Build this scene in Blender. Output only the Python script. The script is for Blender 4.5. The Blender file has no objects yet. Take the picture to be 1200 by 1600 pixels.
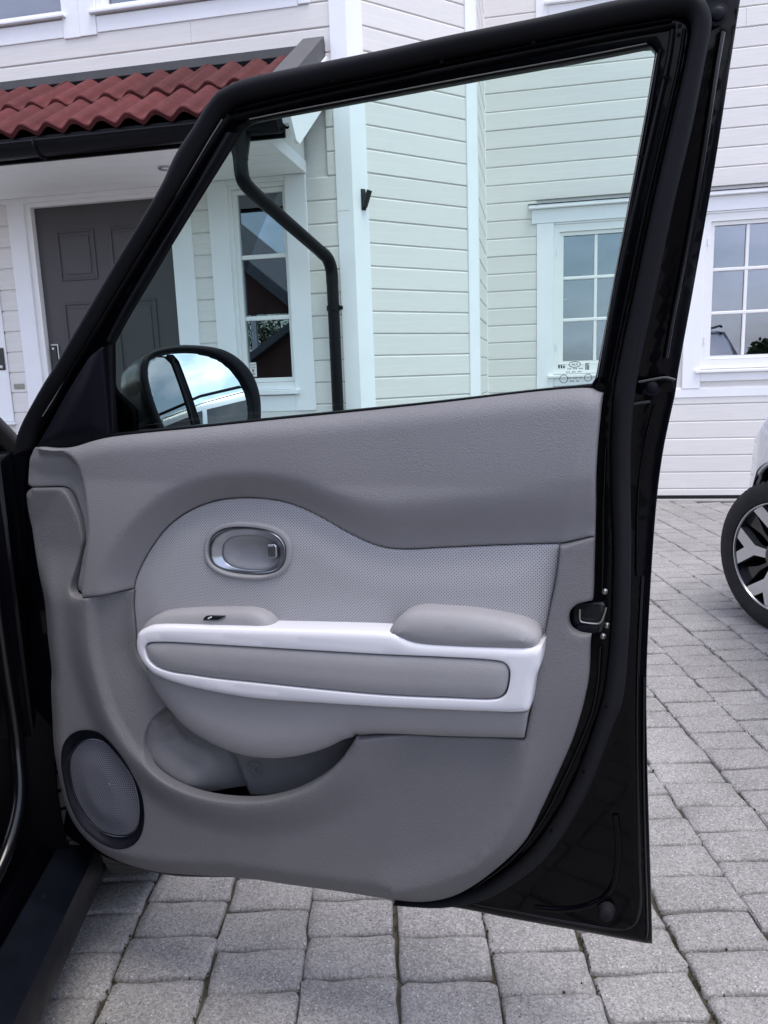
import bpy, bmesh, math, random
import numpy as np
from mathutils import Vector, Matrix
from mathutils.geometry import delaunay_2d_cdt

# ---------------------------------------------------------------- camera, sky, sun, exposure
scn = bpy.context.scene
COL = scn.collection
random.seed(7)
rng = np.random.default_rng(7)
R_ = math.radians

cam_d = bpy.data.cameras.new("camera"); cam = bpy.data.objects.new("camera", cam_d); COL.objects.link(cam)
cam_d.sensor_fit = 'VERTICAL'; cam_d.sensor_height = 36.0; cam_d.sensor_width = 27.0; cam_d.lens = 27.0
cam_d.clip_start = 0.02; cam_d.clip_end = 900.0
_cx, _cy, _cz = (Vector(v) for v in [(0.98119,0.18985,-0.03494),(0.00028,0.17962,0.98374),(0.19304,-0.96524,0.17619)])
cam.matrix_world = Matrix(((_cx[0], _cy[0], _cz[0], 0.0), (_cx[1], _cy[1], _cz[1], 0.0), (_cx[2], _cy[2], _cz[2], 1.10), (0, 0, 0, 1)))
scn.camera = cam

SUN_EL, SUN_AZ = R_(74), R_(128)          # azimuth clockwise from +Y: high, to the right, behind thin cloud
world = bpy.data.worlds.new("World"); scn.world = world; world.use_nodes = True
wn, wl = world.node_tree.nodes, world.node_tree.links
wn.clear()
wout = wn.new('ShaderNodeOutputWorld'); wbg = wn.new('ShaderNodeBackground')
sky = wn.new('ShaderNodeTexSky'); sky.sky_type = 'NISHITA'; sky.sun_disc = False
sky.sun_elevation = SUN_EL; sky.sun_rotation = SUN_AZ; sky.air_density = 1.0; sky.dust_density = 2.0
tc = wn.new('ShaderNodeTexCoord'); mp = wn.new('ShaderNodeMapping'); mp.inputs['Scale'].default_value = (1.0, 1.0, 2.6)
nz = wn.new('ShaderNodeTexNoise'); nz.inputs['Scale'].default_value = 2.2; nz.inputs['Detail'].default_value = 6.0; nz.inputs['Roughness'].default_value = 0.58
cr = wn.new('ShaderNodeValToRGB'); cr.color_ramp.elements[0].position = 0.42; cr.color_ramp.elements[1].position = 0.68
cr.color_ramp.elements[0].color = (0.12, 0.12, 0.12, 1)
mx = wn.new('ShaderNodeMix'); mx.data_type = 'RGBA'; mx.inputs[7].default_value = (7.7, 7.75, 9.4, 1)
wl.new(tc.outputs['Generated'], mp.inputs['Vector']); wl.new(mp.outputs['Vector'], nz.inputs['Vector'])
wl.new(nz.outputs['Fac'], cr.inputs['Fac']); wl.new(cr.outputs['Color'], mx.inputs[0]); wl.new(sky.outputs['Color'], mx.inputs[6])
wl.new(mx.outputs[2], wbg.inputs['Color']); wbg.inputs['Strength'].default_value = 0.12
wl.new(wbg.outputs['Background'], wout.inputs['Surface'])

sun_d = bpy.data.lights.new("sun", 'SUN'); sun_d.energy = 1.3; sun_d.angle = R_(30); sun_d.color = (1.0, 0.94, 0.88)
sun = bpy.data.objects.new("sun", sun_d); COL.objects.link(sun)
_sd = Vector((math.sin(SUN_AZ) * math.cos(SUN_EL), math.cos(SUN_AZ) * math.cos(SUN_EL), math.sin(SUN_EL)))
sun.rotation_euler = _sd.to_track_quat('Z', 'Y').to_euler(); sun.location = (0, -3, 8)

scn.view_settings.view_transform = 'Standard'; scn.view_settings.look = 'None'
scn.view_settings.exposure = 1.14; scn.view_settings.gamma = 1.0; scn.view_settings.use_curve_mapping = False
scn.cycles.max_bounces = 8; scn.cycles.transparent_max_bounces = 12

# ---------------------------------------------------------------- materials
MATS = {}
def mat(name, base, rough=0.5, metal=0.0, spec=0.5, coat=0.0, coat_rough=0.03, ior=None,
        var=0.0, var_scale=8.0, var_stretch=(1, 1, 1), bump=0.0, bump_scale=200.0, bump_stretch=(1, 1, 1), bump_detail=3.0,
        rough_var=0.0, emit=None, island=0.0, coord='Object', hue=None):
    m = bpy.data.materials.new(name); m.use_nodes = True
    n, l = m.node_tree.nodes, m.node_tree.links
    b = n['Principled BSDF']
    b.inputs['Base Color'].default_value = (*base, 1); b.inputs['Roughness'].default_value = rough
    b.inputs['Metallic'].default_value = metal; b.inputs['Specular IOR Level'].default_value = spec
    b.inputs['Coat Weight'].default_value = coat; b.inputs['Coat Roughness'].default_value = coat_rough
    if ior: b.inputs['IOR'].default_value = ior
    t = n.new('ShaderNodeTexCoord')
    def vec(st):
        mpn = n.new('ShaderNodeMapping'); mpn.inputs['Scale'].default_value = st
        l.new(t.outputs[coord], mpn.inputs['Vector']); return mpn.outputs['Vector']
    col = None
    if var or island:
        rgb = n.new('ShaderNodeRGB'); rgb.outputs[0].default_value = (*base, 1); col = rgb.outputs[0]
        if var:
            a = n.new('ShaderNodeTexNoise'); a.inputs['Scale'].default_value = var_scale; a.inputs['Detail'].default_value = 5; a.inputs['Roughness'].default_value = 0.6
            l.new(vec(var_stretch), a.inputs['Vector'])
            mr = n.new('ShaderNodeMapRange'); mr.inputs[1].default_value = 0.25; mr.inputs[2].default_value = 0.75
            mr.inputs[3].default_value = 1 - var; mr.inputs[4].default_value = 1 + var
            l.new(a.outputs['Fac'], mr.inputs[0])
            mu = n.new('ShaderNodeVectorMath'); mu.operation = 'SCALE'; l.new(col, mu.inputs[0]); l.new(mr.outputs[0], mu.inputs['Scale']); col = mu.outputs[0]
            if rough_var:
                mr2 = n.new('ShaderNodeMapRange'); mr2.inputs[1].default_value = 0.3; mr2.inputs[2].default_value = 0.7
                mr2.inputs[3].default_value = max(0.02, rough - rough_var); mr2.inputs[4].default_value = min(1, rough + rough_var)
                l.new(a.outputs['Fac'], mr2.inputs[0]); l.new(mr2.outputs[0], b.inputs['Roughness'])
        if island:
            g = n.new('ShaderNodeObjectInfo')
            mr = n.new('ShaderNodeMapRange'); mr.inputs[3].default_value = 1 - island; mr.inputs[4].default_value = 1 + island
            l.new(g.outputs['Random'], mr.inputs[0])
            mu = n.new('ShaderNodeVectorMath'); mu.operation = 'SCALE'; l.new(col, mu.inputs[0]); l.new(mr.outputs[0], mu.inputs['Scale']); col = mu.outputs[0]
        l.new(col, b.inputs['Base Color'])
    if bump:
        a = n.new('ShaderNodeTexNoise'); a.inputs['Scale'].default_value = bump_scale; a.inputs['Detail'].default_value = bump_detail
        l.new(vec(bump_stretch), a.inputs['Vector'])
        bp = n.new('ShaderNodeBump'); bp.inputs['Strength'].default_value = bump; bp.inputs['Distance'].default_value = 0.002
        l.new(a.outputs['Fac'], bp.inputs['Height']); l.new(bp.outputs['Normal'], b.inputs['Normal'])
    if emit:
        b.inputs['Emission Color'].default_value = (*emit, 1); b.inputs['Emission Strength'].default_value = 1
    MATS[name] = m
    return m

mat('siding', (0.735, 0.715, 0.690), 0.55, var=0.05, var_scale=5, var_stretch=(1, 6, 18), bump=0.35, bump_scale=60, bump_stretch=(0.25, 8, 8), island=0.025)
mat('white_wood', (0.85, 0.86, 0.88), 0.5, var=0.03, var_scale=6, bump=0.25, bump_scale=70, bump_stretch=(3, 3, 0.4))
mat('window_white', (0.83, 0.83, 0.82), 0.4, var=0.02, var_scale=12)
mat('door_grey', (0.055, 0.053, 0.057), 0.45, var=0.08, var_scale=4, bump=0.1, bump_scale=120)
mat('roof_tile', (0.084, 0.020, 0.021), 0.85, spec=0.25, var=0.28, var_scale=14, bump=0.5, bump_scale=160, island=0.22)
mat('roof_dark', (0.02, 0.02, 0.023), 0.7, spec=0.15, var=0.2, var_scale=10)
mat('flashing', (0.085, 0.086, 0.09), 0.6, metal=0.0, spec=0.25, var=0.12, var_scale=7)
mat('gutter_black', (0.004, 0.0045, 0.0065), 0.36, spec=0.14, var=0.2, var_scale=9, rough_var=0.08)
mat('soffit', (0.88, 0.88, 0.87), 0.55, var=0.03, var_scale=5)
mat('steel', (0.55, 0.55, 0.56), 0.3, metal=1.0)
mat('brass_plate', (0.30, 0.29, 0.25), 0.4, metal=0.6, var=0.2, var_scale=60)
mat('black_plate', (0.012, 0.013, 0.016), 0.2)
mat('print_white', (0.75, 0.75, 0.75), 0.5)
mat('print_red', (0.35, 0.05, 0.06), 0.5)
mat('print_blue', (0.05, 0.07, 0.14), 0.5)
mat('dark_iron', (0.03, 0.034, 0.037), 0.5, metal=0.4, var=0.2, var_scale=40)
mat('curtain', (0.32, 0.29, 0.29), 0.8, var=0.12, var_scale=30, var_stretch=(6, 1, 0.3))
mat('concrete', (0.30, 0.30, 0.30), 0.85, var=0.15, var_scale=9)
# car
mat('car_black', (0.0012, 0.0014, 0.0026), 0.30, spec=0.05, coat=0.22, coat_rough=0.04)
mat('rubber', (0.004, 0.0045, 0.0065), 0.40, spec=0.20, var=0.15, var_scale=18, rough_var=0.06)
mat('seal_felt', (0.0115, 0.0118, 0.0145), 0.66, spec=0.14, var=0.12, var_scale=24)
mat('black_plastic', (0.006, 0.0065, 0.011), 0.48, spec=0.16, bump=0.15, bump_scale=900)
mat('sill_plastic', (0.0035, 0.0045, 0.008), 0.38, spec=0.12, var=0.35, var_scale=9, rough_var=0.10)
mat('trim_upper', (0.240, 0.236, 0.246), 0.56, spec=0.35, bump=0.5, bump_scale=560, var=0.03, var_scale=9)
mat('trim_lower', (0.166, 0.165, 0.173), 0.55, spec=0.35, bump=0.6, bump_scale=520, var=0.05, var_scale=7)
mat('trim_pad', (0.318, 0.314, 0.325), 0.60, spec=0.35, bump=0.30, bump_scale=700, var=0.03, var_scale=14)
mat('trim_white', (0.76, 0.76, 0.80), 0.22, spec=0.5, coat=0.5)
mat('satin_metal', (0.40, 0.42, 0.46), 0.30, metal=1.0)
mat('gloss_edge', (0.002, 0.0022, 0.0035), 0.25, spec=0.3, coat=0.4, coat_rough=0.10)
mat('glint_grey', (0.30, 0.29, 0.27), 0.35)
mat('chrome', (0.75, 0.76, 0.78), 0.08, metal=1.0)
mat('zinc', (0.55, 0.53, 0.48), 0.3, metal=1.0)
mat('tyre', (0.018, 0.018, 0.019), 0.75, spec=0.2, var=0.25, var_scale=25, bump=0.3, bump_scale=180)
mat('tyre_dusty', (0.055, 0.053, 0.048), 0.85, var=0.25, var_scale=30, bump=0.3, bump_scale=180)
mat('rim_silver', (0.55, 0.56, 0.58), 0.22, metal=0.9, coat=0.3)
mat('rim_black', (0.008, 0.008, 0.010), 0.2, coat=0.5)
mat('silver_paint', (0.45, 0.475, 0.52), 0.25, metal=0.35, coat=0.8)
mat('arch_black', (0.004, 0.004, 0.005), 0.9, spec=0.02)
mat('tail_red', (0.25, 0.01, 0.012), 0.15, coat=0.5)
mat('car_window', (0.008, 0.010, 0.012), 0.03, spec=0.8)
mat('carpet', (0.02, 0.02, 0.022), 0.95, bump=0.5, bump_scale=300)
mat('scuff_grey', (0.16, 0.16, 0.165), 0.5)
mat('mirror', (0.86, 0.90, 0.93), 0.0, metal=1.0)
mat('bark', (0.06, 0.045, 0.035), 0.9, var=0.3, var_scale=20, bump=0.6, bump_scale=40)
mat('moss', (0.050, 0.050, 0.026), 0.95, spec=0.1, var=0.4, var_scale=30)
mat('leaf', (0.045, 0.075, 0.025), 0.6, island=0.2)
mat('neighbour_wall', (0.10, 0.045, 0.035), 0.8, var=0.15, var_scale=6)
mat('neighbour_roof', (0.11, 0.11, 0.12), 0.8, var=0.2, var_scale=5)
mat('joint_sand', (0.060, 0.054, 0.042), 0.95, spec=0.1, var=0.6, var_scale=22, bump=0.8, bump_scale=240, coord='Object')

def scuffs(m, col, amount):
    """sparse pale rub marks and dust on moulded plastic"""
    n, l = m.node_tree.nodes, m.node_tree.links; b = n['Principled BSDF']
    src = b.inputs['Base Color'].links[0].from_socket
    t = n.new('ShaderNodeTexCoord'); mpn = n.new('ShaderNodeMapping'); mpn.inputs['Rotation'].default_value = (0, 0.5, 0); mpn.inputs['Scale'].default_value = (9, 9, 34)
    a = n.new('ShaderNodeTexNoise'); a.inputs['Scale'].default_value = 2.6; a.inputs['Detail'].default_value = 6; a.inputs['Roughness'].default_value = 0.7
    l.new(t.outputs['Object'], mpn.inputs['Vector']); l.new(mpn.outputs[0], a.inputs['Vector'])
    mr = n.new('ShaderNodeMapRange'); mr.inputs[1].default_value = 0.66; mr.inputs[2].default_value = 0.80; mr.inputs[4].default_value = amount; l.new(a.outputs['Fac'], mr.inputs[0])
    mxn = n.new('ShaderNodeMix'); mxn.data_type = 'RGBA'; l.new(mr.outputs[0], mxn.inputs[0]); l.new(src, mxn.inputs[6]); mxn.inputs[7].default_value = (*col, 1)
    l.new(mxn.outputs[2], b.inputs['Base Color'])
scuffs(MATS['trim_lower'], (0.30, 0.30, 0.30), 0.55); scuffs(MATS['sill_plastic'], (0.06, 0.06, 0.06), 0.35); scuffs(MATS['trim_upper'], (0.30, 0.30, 0.31), 0.25)

def glass_mat(name, tint, gloss, rough=0.0, ior=1.5):
    """thin clear pane: tinted transparency mixed with a Fresnel reflection"""
    m = bpy.data.materials.new(name); m.use_nodes = True
    n, l = m.node_tree.nodes, m.node_tree.links; n.clear()
    o = n.new('ShaderNodeOutputMaterial'); mixs = n.new('ShaderNodeMixShader')
    tr = n.new('ShaderNodeBsdfTransparent'); tr.inputs['Color'].default_value = (*tint, 1)
    gl = n.new('ShaderNodeBsdfGlossy'); gl.inputs['Roughness'].default_value = rough; gl.inputs['Color'].default_value = (*gloss, 1) if isinstance(gloss, tuple) else (gloss, gloss, gloss, 1)
    fr = n.new('ShaderNodeFresnel'); fr.inputs['IOR'].default_value = ior
    l.new(fr.outputs[0], mixs.inputs[0]); l.new(tr.outputs[0], mixs.inputs[1]); l.new(gl.outputs[0], mixs.inputs[2]); l.new(mixs.outputs[0], o.inputs['Surface'])
    MATS[name] = m
glass_mat('door_glass', (0.885, 0.978, 0.942), 0.3)
glass_mat('house_pane', (0.62, 0.63, 0.65), (0.80, 0.88, 1.0), ior=2.7)

def perforated():
    m = mat('perforated', (0.165, 0.163, 0.171), 0.6, spec=0.3)
    n, l = m.node_tree.nodes, m.node_tree.links; b = n['Principled BSDF']
    t = n.new('ShaderNodeTexCoord'); sx = n.new('ShaderNodeSeparateXYZ'); l.new(t.outputs['Object'], sx.inputs[0])
    P = 0.0047
    def M(op, a, bb=None, c=None):
        q = n.new('ShaderNodeMath'); q.operation = op
        for i, v in enumerate((a, bb, c)):
            if v is None: continue
            if isinstance(v, (int, float)): q.inputs[i].default_value = v
            else: l.new(v, q.inputs[i])
        return q.outputs[0]
    def grid(off):
        u = M('FRACT', M('ADD', M('DIVIDE', sx.outputs['X'], P), off)); v = M('FRACT', M('ADD', M('DIVIDE', sx.outputs['Z'], P), off))
        u = M('SUBTRACT', u, 0.5); v = M('SUBTRACT', v, 0.5)
        return M('SQRT', M('ADD', M('MULTIPLY', u, u), M('MULTIPLY', v, v)))
    d = M('MINIMUM', grid(0.0), grid(0.5))
    mr = n.new('ShaderNodeMapRange'); mr.inputs[1].default_value = 0.13; mr.inputs[2].default_value = 0.22; l.new(d, mr.inputs[0])
    mixc = n.new('ShaderNodeMix'); mixc.data_type = 'RGBA'; l.new(mr.outputs[0], mixc.inputs[0])
    mixc.inputs[6].default_value = (0.15, 0.15, 0.165, 1); mixc.inputs[7].default_value = (0.43, 0.426, 0.442, 1)
    l.new(mixc.outputs[2], b.inputs['Base Color'])
    bp = n.new('ShaderNodeBump'); bp.inputs['Strength'].default_value = 0.5; bp.inputs['Distance'].default_value = 0.001
    l.new(mr.outputs[0], bp.inputs['Height']); l.new(bp.outputs['Normal'], b.inputs['Normal'])
perforated()

def grille_mat():
    """pressed steel mesh: rings of round holes about the speaker's centre"""
    m = mat('grille', (0.05, 0.05, 0.055), 0.5, spec=0.4)
    n, l = m.node_tree.nodes, m.node_tree.links; b = n['Principled BSDF']
    t = n.new('ShaderNodeTexCoord'); sx = n.new('ShaderNodeSeparateXYZ'); l.new(t.outputs['Object'], sx.inputs[0])
    def M(op, a, bb=None):
        q = n.new('ShaderNodeMath'); q.operation = op
        for i, v in enumerate((a, bb)):
            if v is None: continue
            if isinstance(v, (int, float)): q.inputs[i].default_value = v
            else: l.new(v, q.inputs[i])
        return q.outputs[0]
    u = M('SUBTRACT', sx.outputs['X'], 0.1514); v = M('SUBTRACT', sx.outputs['Z'], 0.4113)
    r = M('SQRT', M('ADD', M('MULTIPLY', u, u), M('MULTIPLY', v, v))); a = M('ARCTAN2', v, u)
    ring = M('SUBTRACT', M('FRACT', M('DIVIDE', r, 0.0034)), 0.5)
    k = M('FLOOR', M('DIVIDE', r, 0.0034)); cnt = M('MULTIPLY', k, 6.0)
    ang = M('SUBTRACT', M('FRACT', M('MULTIPLY', M('DIVIDE', a, 2 * math.pi), cnt)), 0.5)
    d = M('SQRT', M('ADD', M('MULTIPLY', ring, ring), M('MULTIPLY', ang, ang)))
    mr = n.new('ShaderNodeMapRange'); mr.inputs[1].default_value = 0.28; mr.inputs[2].default_value = 0.42; l.new(d, mr.inputs[0])
    mixc = n.new('ShaderNodeMix'); mixc.data_type = 'RGBA'; l.new(mr.outputs[0], mixc.inputs[0])
    mixc.inputs[6].default_value = (0.03, 0.032, 0.04, 1); mixc.inputs[7].default_value = (0.165, 0.170, 0.20, 1)
    l.new(mixc.outputs[2], b.inputs['Base Color'])
grille_mat()

def paver_mat():
    m = mat('paver', (0.27, 0.272, 0.285), 0.88, spec=0.3)
    n, l = m.node_tree.nodes, m.node_tree.links; b = n['Principled BSDF']
    g = n.new('ShaderNodeNewGeometry')
    def noise(sc, det=4, ro=0.6):
        a = n.new('ShaderNodeTexNoise'); a.inputs['Scale'].default_value = sc; a.inputs['Detail'].default_value = det; a.inputs['Roughness'].default_value = ro
        l.new(g.outputs['Position'], a.inputs['Vector']); return a.outputs['Fac']
    def rmp(x, a, c, lo, hi):
        q = n.new('ShaderNodeMapRange'); q.inputs[1].default_value = a; q.inputs[2].default_value = c; q.inputs[3].default_value = lo; q.inputs[4].default_value = hi
        l.new(x, q.inputs[0]); return q.outputs[0]
    def mul(x, y):
        q = n.new('ShaderNodeMath'); q.operation = 'MULTIPLY'; l.new(x, q.inputs[0]); l.new(y, q.inputs[1]); return q.outputs[0]
    f = mul(rmp(g.outputs['Random Per Island'], 0, 1, 0.84, 1.12), rmp(noise(7), 0.3, 0.7, 0.86, 1.12))
    f = mul(f, rmp(noise(330, 2), 0.35, 0.65, 0.82, 1.16))
    v2 = n.new('ShaderNodeTexVoronoi'); v2.inputs['Scale'].default_value = 260; l.new(g.outputs['Position'], v2.inputs['Vector'])
    s2 = n.new('ShaderNodeSeparateColor'); l.new(v2.outputs['Color'], s2.inputs[0]); f = mul(f, rmp(s2.outputs[2], 0, 1, 0.72, 1.28))
    f = mul(f, rmp(noise(1.3, 3), 0.35, 0.65, 0.90, 1.08))
    v = n.new('ShaderNodeTexVoronoi'); v.inputs['Scale'].default_value = 150; l.new(g.outputs['Position'], v.inputs['Vector'])
    sc = n.new('ShaderNodeSeparateColor'); l.new(v.outputs['Color'], sc.inputs[0])
    near = rmp(v.outputs['Distance'], 0.16, 0.30, 1.0, 0.0)
    lightsel = rmp(sc.outputs[0], 0.84, 0.88, 0.0, 0.9); darksel = rmp(sc.outputs[1], 0.80, 0.84, 0.0, 0.9)
    light = mul(near, lightsel); dark = mul(near, darksel)
    col = n.new('ShaderNodeVectorMath'); col.operation = 'SCALE'; col.inputs[0].default_value = (0.258, 0.252, 0.250); l.new(f, col.inputs['Scale'])
    m1 = n.new('ShaderNodeMix'); m1.data_type = 'RGBA'; l.new(light, m1.inputs[0]); l.new(col.outputs[0], m1.inputs[6]); m1.inputs[7].default_value = (0.55, 0.55, 0.56, 1)
    m2 = n.new('ShaderNodeMix'); m2.data_type = 'RGBA'; l.new(dark, m2.inputs[0]); l.new(m1.outputs[2], m2.inputs[6]); m2.inputs[7].default_value = (0.07, 0.07, 0.08, 1)
    l.new(m2.outputs[2], b.inputs['Base Color'])
    bp = n.new('ShaderNodeBump'); bp.inputs['Strength'].default_value = 0.55; bp.inputs['Distance'].default_value = 0.003
    l.new(noise(230, 4, 0.7), bp.inputs['Height']); l.new(bp.outputs['Normal'], b.inputs['Normal'])
paver_mat()

# ---------------------------------------------------------------- builders
def link(o, parent=None):
    COL.objects.link(o)
    if parent is not None: o.parent = parent
    return o
def tag(o, label=None, cat=None, group=None, kind=None):
    if label: o['label'] = label
    if cat: o['category'] = cat
    if group: o['group'] = group
    if kind: o['kind'] = kind
    return o
def empty(name, loc=(0, 0, 0), rz=0.0):
    o = bpy.data.objects.new(name, None); o.empty_display_size = 0.2; o.location = loc; o.rotation_euler = (0, 0, rz); COL.objects.link(o); return o
def mesh_obj(name, verts, faces, m, parent=None, smooth=False, loc=None, rot=None, sharp=None):
    me = bpy.data.meshes.new(name); me.from_pydata([tuple(map(float, v)) for v in verts], [], [tuple(f) for f in faces]); me.update()
    me.materials.append(MATS[m])
    if smooth:
        me.shade_smooth()
        if sharp: me.set_sharp_from_angle(angle=R_(sharp))
    o = bpy.data.objects.new(name, me)
    if loc: o.location = loc
    if rot: o.rotation_euler = rot
    return link(o, parent)
class MB:
    def __init__(s): s.v = []; s.f = []
    def add(s, v, f):
        b = len(s.v); s.v += [tuple(map(float, p)) for p in v]; s.f += [tuple(b + i for i in q) for q in f]; return s
    def box(s, x0, x1, y0, y1, z0, z1, bev=0.0):
        if x0 > x1: x0, x1 = x1, x0
        if y0 > y1: y0, y1 = y1, y0
        if z0 > z1: z0, z1 = z1, z0
        bev = min(bev, (x1 - x0) * .45, (y1 - y0) * .45, (z1 - z0) * .45)
        if bev <= 0:
            v = [(x, y, z) for z in (z0, z1) for y in (y0, y1) for x in (x0, x1)]
            return s.add(v, [(0, 2, 3, 1), (4, 5, 7, 6), (0, 1, 5, 4), (2, 6, 7, 3), (0, 4, 6, 2), (1, 3, 7, 5)])
        bm = bmesh.new(); bmesh.ops.create_cube(bm, size=1)
        for q in bm.verts: q.co = Vector(((x0 + x1) / 2 + q.co.x * (x1 - x0), (y0 + y1) / 2 + q.co.y * (y1 - y0), (z0 + z1) / 2 + q.co.z * (z1 - z0)))
        bmesh.ops.bevel(bm, geom=bm.edges[:], offset=bev, segments=2, affect='EDGES', profile=0.5)
        bm.verts.index_update()
        s.add([q.co[:] for q in bm.verts], [[q.index for q in f.verts] for f in bm.faces]); bm.free(); return s
    def tube(s, pts, rad, seg=12, cap=True):
        pts = [Vector(p) for p in pts]; n = len(pts)
        if not hasattr(rad, '__len__'): rad = [rad] * n
        T = [(pts[min(i + 1, n - 1)] - pts[max(i - 1, 0)]).normalized() for i in range(n)]
        up = Vector((0, 0, 1)) if abs(T[0].z) < 0.9 else Vector((1, 0, 0))
        nrm = T[0].cross(up).normalized(); vs = []
        for i in range(n):
            nrm = (nrm - T[i] * nrm.dot(T[i])).normalized(); bn = T[i].cross(nrm)
            for k in range(seg):
                a = 2 * math.pi * k / seg; vs.append(pts[i] + (nrm * math.cos(a) + bn * math.sin(a)) * rad[i])
        fs = [(i * seg + k, (i + 1) * seg + k, (i + 1) * seg + (k + 1) % seg, i * seg + (k + 1) % seg) for i in range(n - 1) for k in range(seg)]
        if cap: fs += [tuple(range(seg))[::1], tuple((n - 1) * seg + k for k in reversed(range(seg)))]
        return s.add(vs, fs)
    def lathe(s, prof, seg=48, axis='x', c=(0, 0, 0)):
        vs = []; n = len(prof)
        for k in range(seg):
            a = 2 * math.pi * k / seg
            for (h, r) in prof:
                p = (h, r * math.cos(a), r * math.sin(a)) if axis == 'x' else ((r * math.cos(a), h, r * math.sin(a)) if axis == 'y' else (r * math.cos(a), r * math.sin(a), h))
                vs.append((p[0] + c[0], p[1] + c[1], p[2] + c[2]))
        fs = [(k * n + i, k * n + i + 1, ((k + 1) % seg) * n + i + 1, ((k + 1) % seg) * n + i) for k in range(seg) for i in range(n - 1)]
        return s.add(vs, fs)
    def prism(s, poly, axis, a, b):
        """extrude polygon (2D) along axis between a and b; axis x: poly=(y,z), y: (x,z), z: (x,y)"""
        n = len(poly)
        def P(p, t): return (t, p[0], p[1]) if axis == 'x' else ((p[0], t, p[1]) if axis == 'y' else (p[0], p[1], t))
        vs = [P(p, a) for p in poly] + [P(p, b) for p in poly]
        fs = [(i, (i + 1) % n, n + (i + 1) % n, n + i) for i in range(n)] + [tuple(reversed(range(n))), tuple(range(n, 2 * n))]
        return s.add(vs, fs)
    def build(s, name, m, parent=None, smooth=False, loc=None, rot=None, sharp=35, fix=True):
        o = mesh_obj(name, s.v, s.f, m, parent, False, loc, rot)
        if fix:
            bm = bmesh.new(); bm.from_mesh(o.data); bmesh.ops.recalc_face_normals(bm, faces=bm.faces[:]); bm.to_mesh(o.data); bm.free()
        if smooth: o.data.shade_smooth(); o.data.set_sharp_from_angle(angle=R_(sharp))
        return o
def box(name, m, parent, x0, x1, y0, y1, z0, z1, bev=0.0, loc=None, rot=None):
    return MB().box(x0, x1, y0, y1, z0, z1, bev).build(name, m, parent, loc=loc, rot=rot, fix=False)
def share(o, parent, loc, rot=None, scale=None):
    c = o.copy(); c.location = loc
    if rot is not None: c.rotation_euler = rot
    if scale is not None: c.scale = scale
    COL.objects.link(c); c.parent = parent; return c
def text_mesh(name, body, size, m, parent, loc, rot, mirror=False, align='CENTER', depth=0.0004):
    cu = bpy.data.curves.new(name, 'FONT'); cu.body = body; cu.size = size; cu.align_x = align; cu.align_y = 'CENTER'; cu.extrude = depth; cu.resolution_u = 3
    t = bpy.data.objects.new(name, cu); COL.objects.link(t)
    dg = bpy.context.evaluated_depsgraph_get(); me = bpy.data.meshes.new_from_object(t.evaluated_get(dg)); bpy.data.objects.remove(t); bpy.data.curves.remove(cu)
    me.materials.clear(); me.materials.append(MATS[m])
    if mirror:
        for v in me.vertices: v.co.x *= -1
        me.flip_normals()
    o = bpy.data.objects.new(name, me); o.location = loc; o.rotation_euler = rot; return link(o, parent)
def catmull(pts, k=6, closed=False):
    P = np.array(pts, float); n = len(P); out = []
    rngi = range(n) if closed else range(n - 1)
    for i in rngi:
        if closed: p0, p1, p2, p3 = P[(i - 1) % n], P[i], P[(i + 1) % n], P[(i + 2) % n]
        else: p0, p1, p2, p3 = P[max(i - 1, 0)], P[i], P[i + 1], P[min(i + 2, n - 1)]
        if not closed and i == 0: p0 = 2 * p1 - p2
        if not closed and i == n - 2: p3 = 2 * p2 - p1
        d1 = max(np.linalg.norm(p2 - p1), 1e-9); d0 = max(np.linalg.norm(p1 - p0), 1e-9); d2 = max(np.linalg.norm(p3 - p2), 1e-9)
        a0, a1, a2 = d0 ** .5, d1 ** .5, d2 ** .5
        m1 = (p1 - p0) / a0 - (p2 - p0) / (a0 + a1) + (p2 - p1) / a1; m2 = (p2 - p1) / a1 - (p3 - p1) / (a1 + a2) + (p3 - p2) / a2
        m1 *= a1; m2 *= a1
        for j in range(k):
            t = j / k; t2 = t * t; t3 = t2 * t
            out.append((2 * t3 - 3 * t2 + 1) * p1 + (t3 - 2 * t2 + t) * m1 + (-2 * t3 + 3 * t2) * p2 + (t3 - t2) * m2)
    if not closed: out.append(P[-1])
    return np.array(out)
def resample(P, step, closed=False):
    P = np.asarray(P, float)
    if closed: P = np.vstack([P, P[:1]])
    d = np.r_[0, np.cumsum(np.linalg.norm(np.diff(P, axis=0), axis=1))]; n = max(2, int(round(d[-1] / step)) + 1)
    t = np.linspace(0, d[-1], n); Q = np.stack([np.interp(t, d, P[:, i]) for i in range(P.shape[1])], 1)
    return Q[:-1] if closed else Q
def curve(pts, step=0.005): return resample(catmull(pts, 8), step)
def loop(*segs):
    out = []
    for s in segs:
        s = np.asarray(s)
        if out and np.linalg.norm(out[-1] - s[0]) < 0.002: s = s[1:]
        out += list(s)
    if np.linalg.norm(out[0] - out[-1]) < 0.002: out = out[:-1]
    return np.array(out)
def dist(P, poly, closed=False):
    A = np.asarray(poly, float); B = np.roll(A, -1, 0) if closed else A[1:]
    if not closed: A = A[:-1]
    best = np.full(len(P), 9.0)
    AB = B - A; L2 = np.maximum((AB ** 2).sum(1), 1e-12)
    for s in range(0, len(P), 3000):
        Q = P[s:s + 3000]
        t = np.clip(((Q[:, None, :] - A[None]) * AB[None]).sum(2) / L2[None], 0, 1)
        dd = Q[:, None, :] - (A[None] + t[..., None] * AB[None])
        best[s:s + 3000] = np.sqrt((dd ** 2).sum(2).min(1))
    return best
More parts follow.
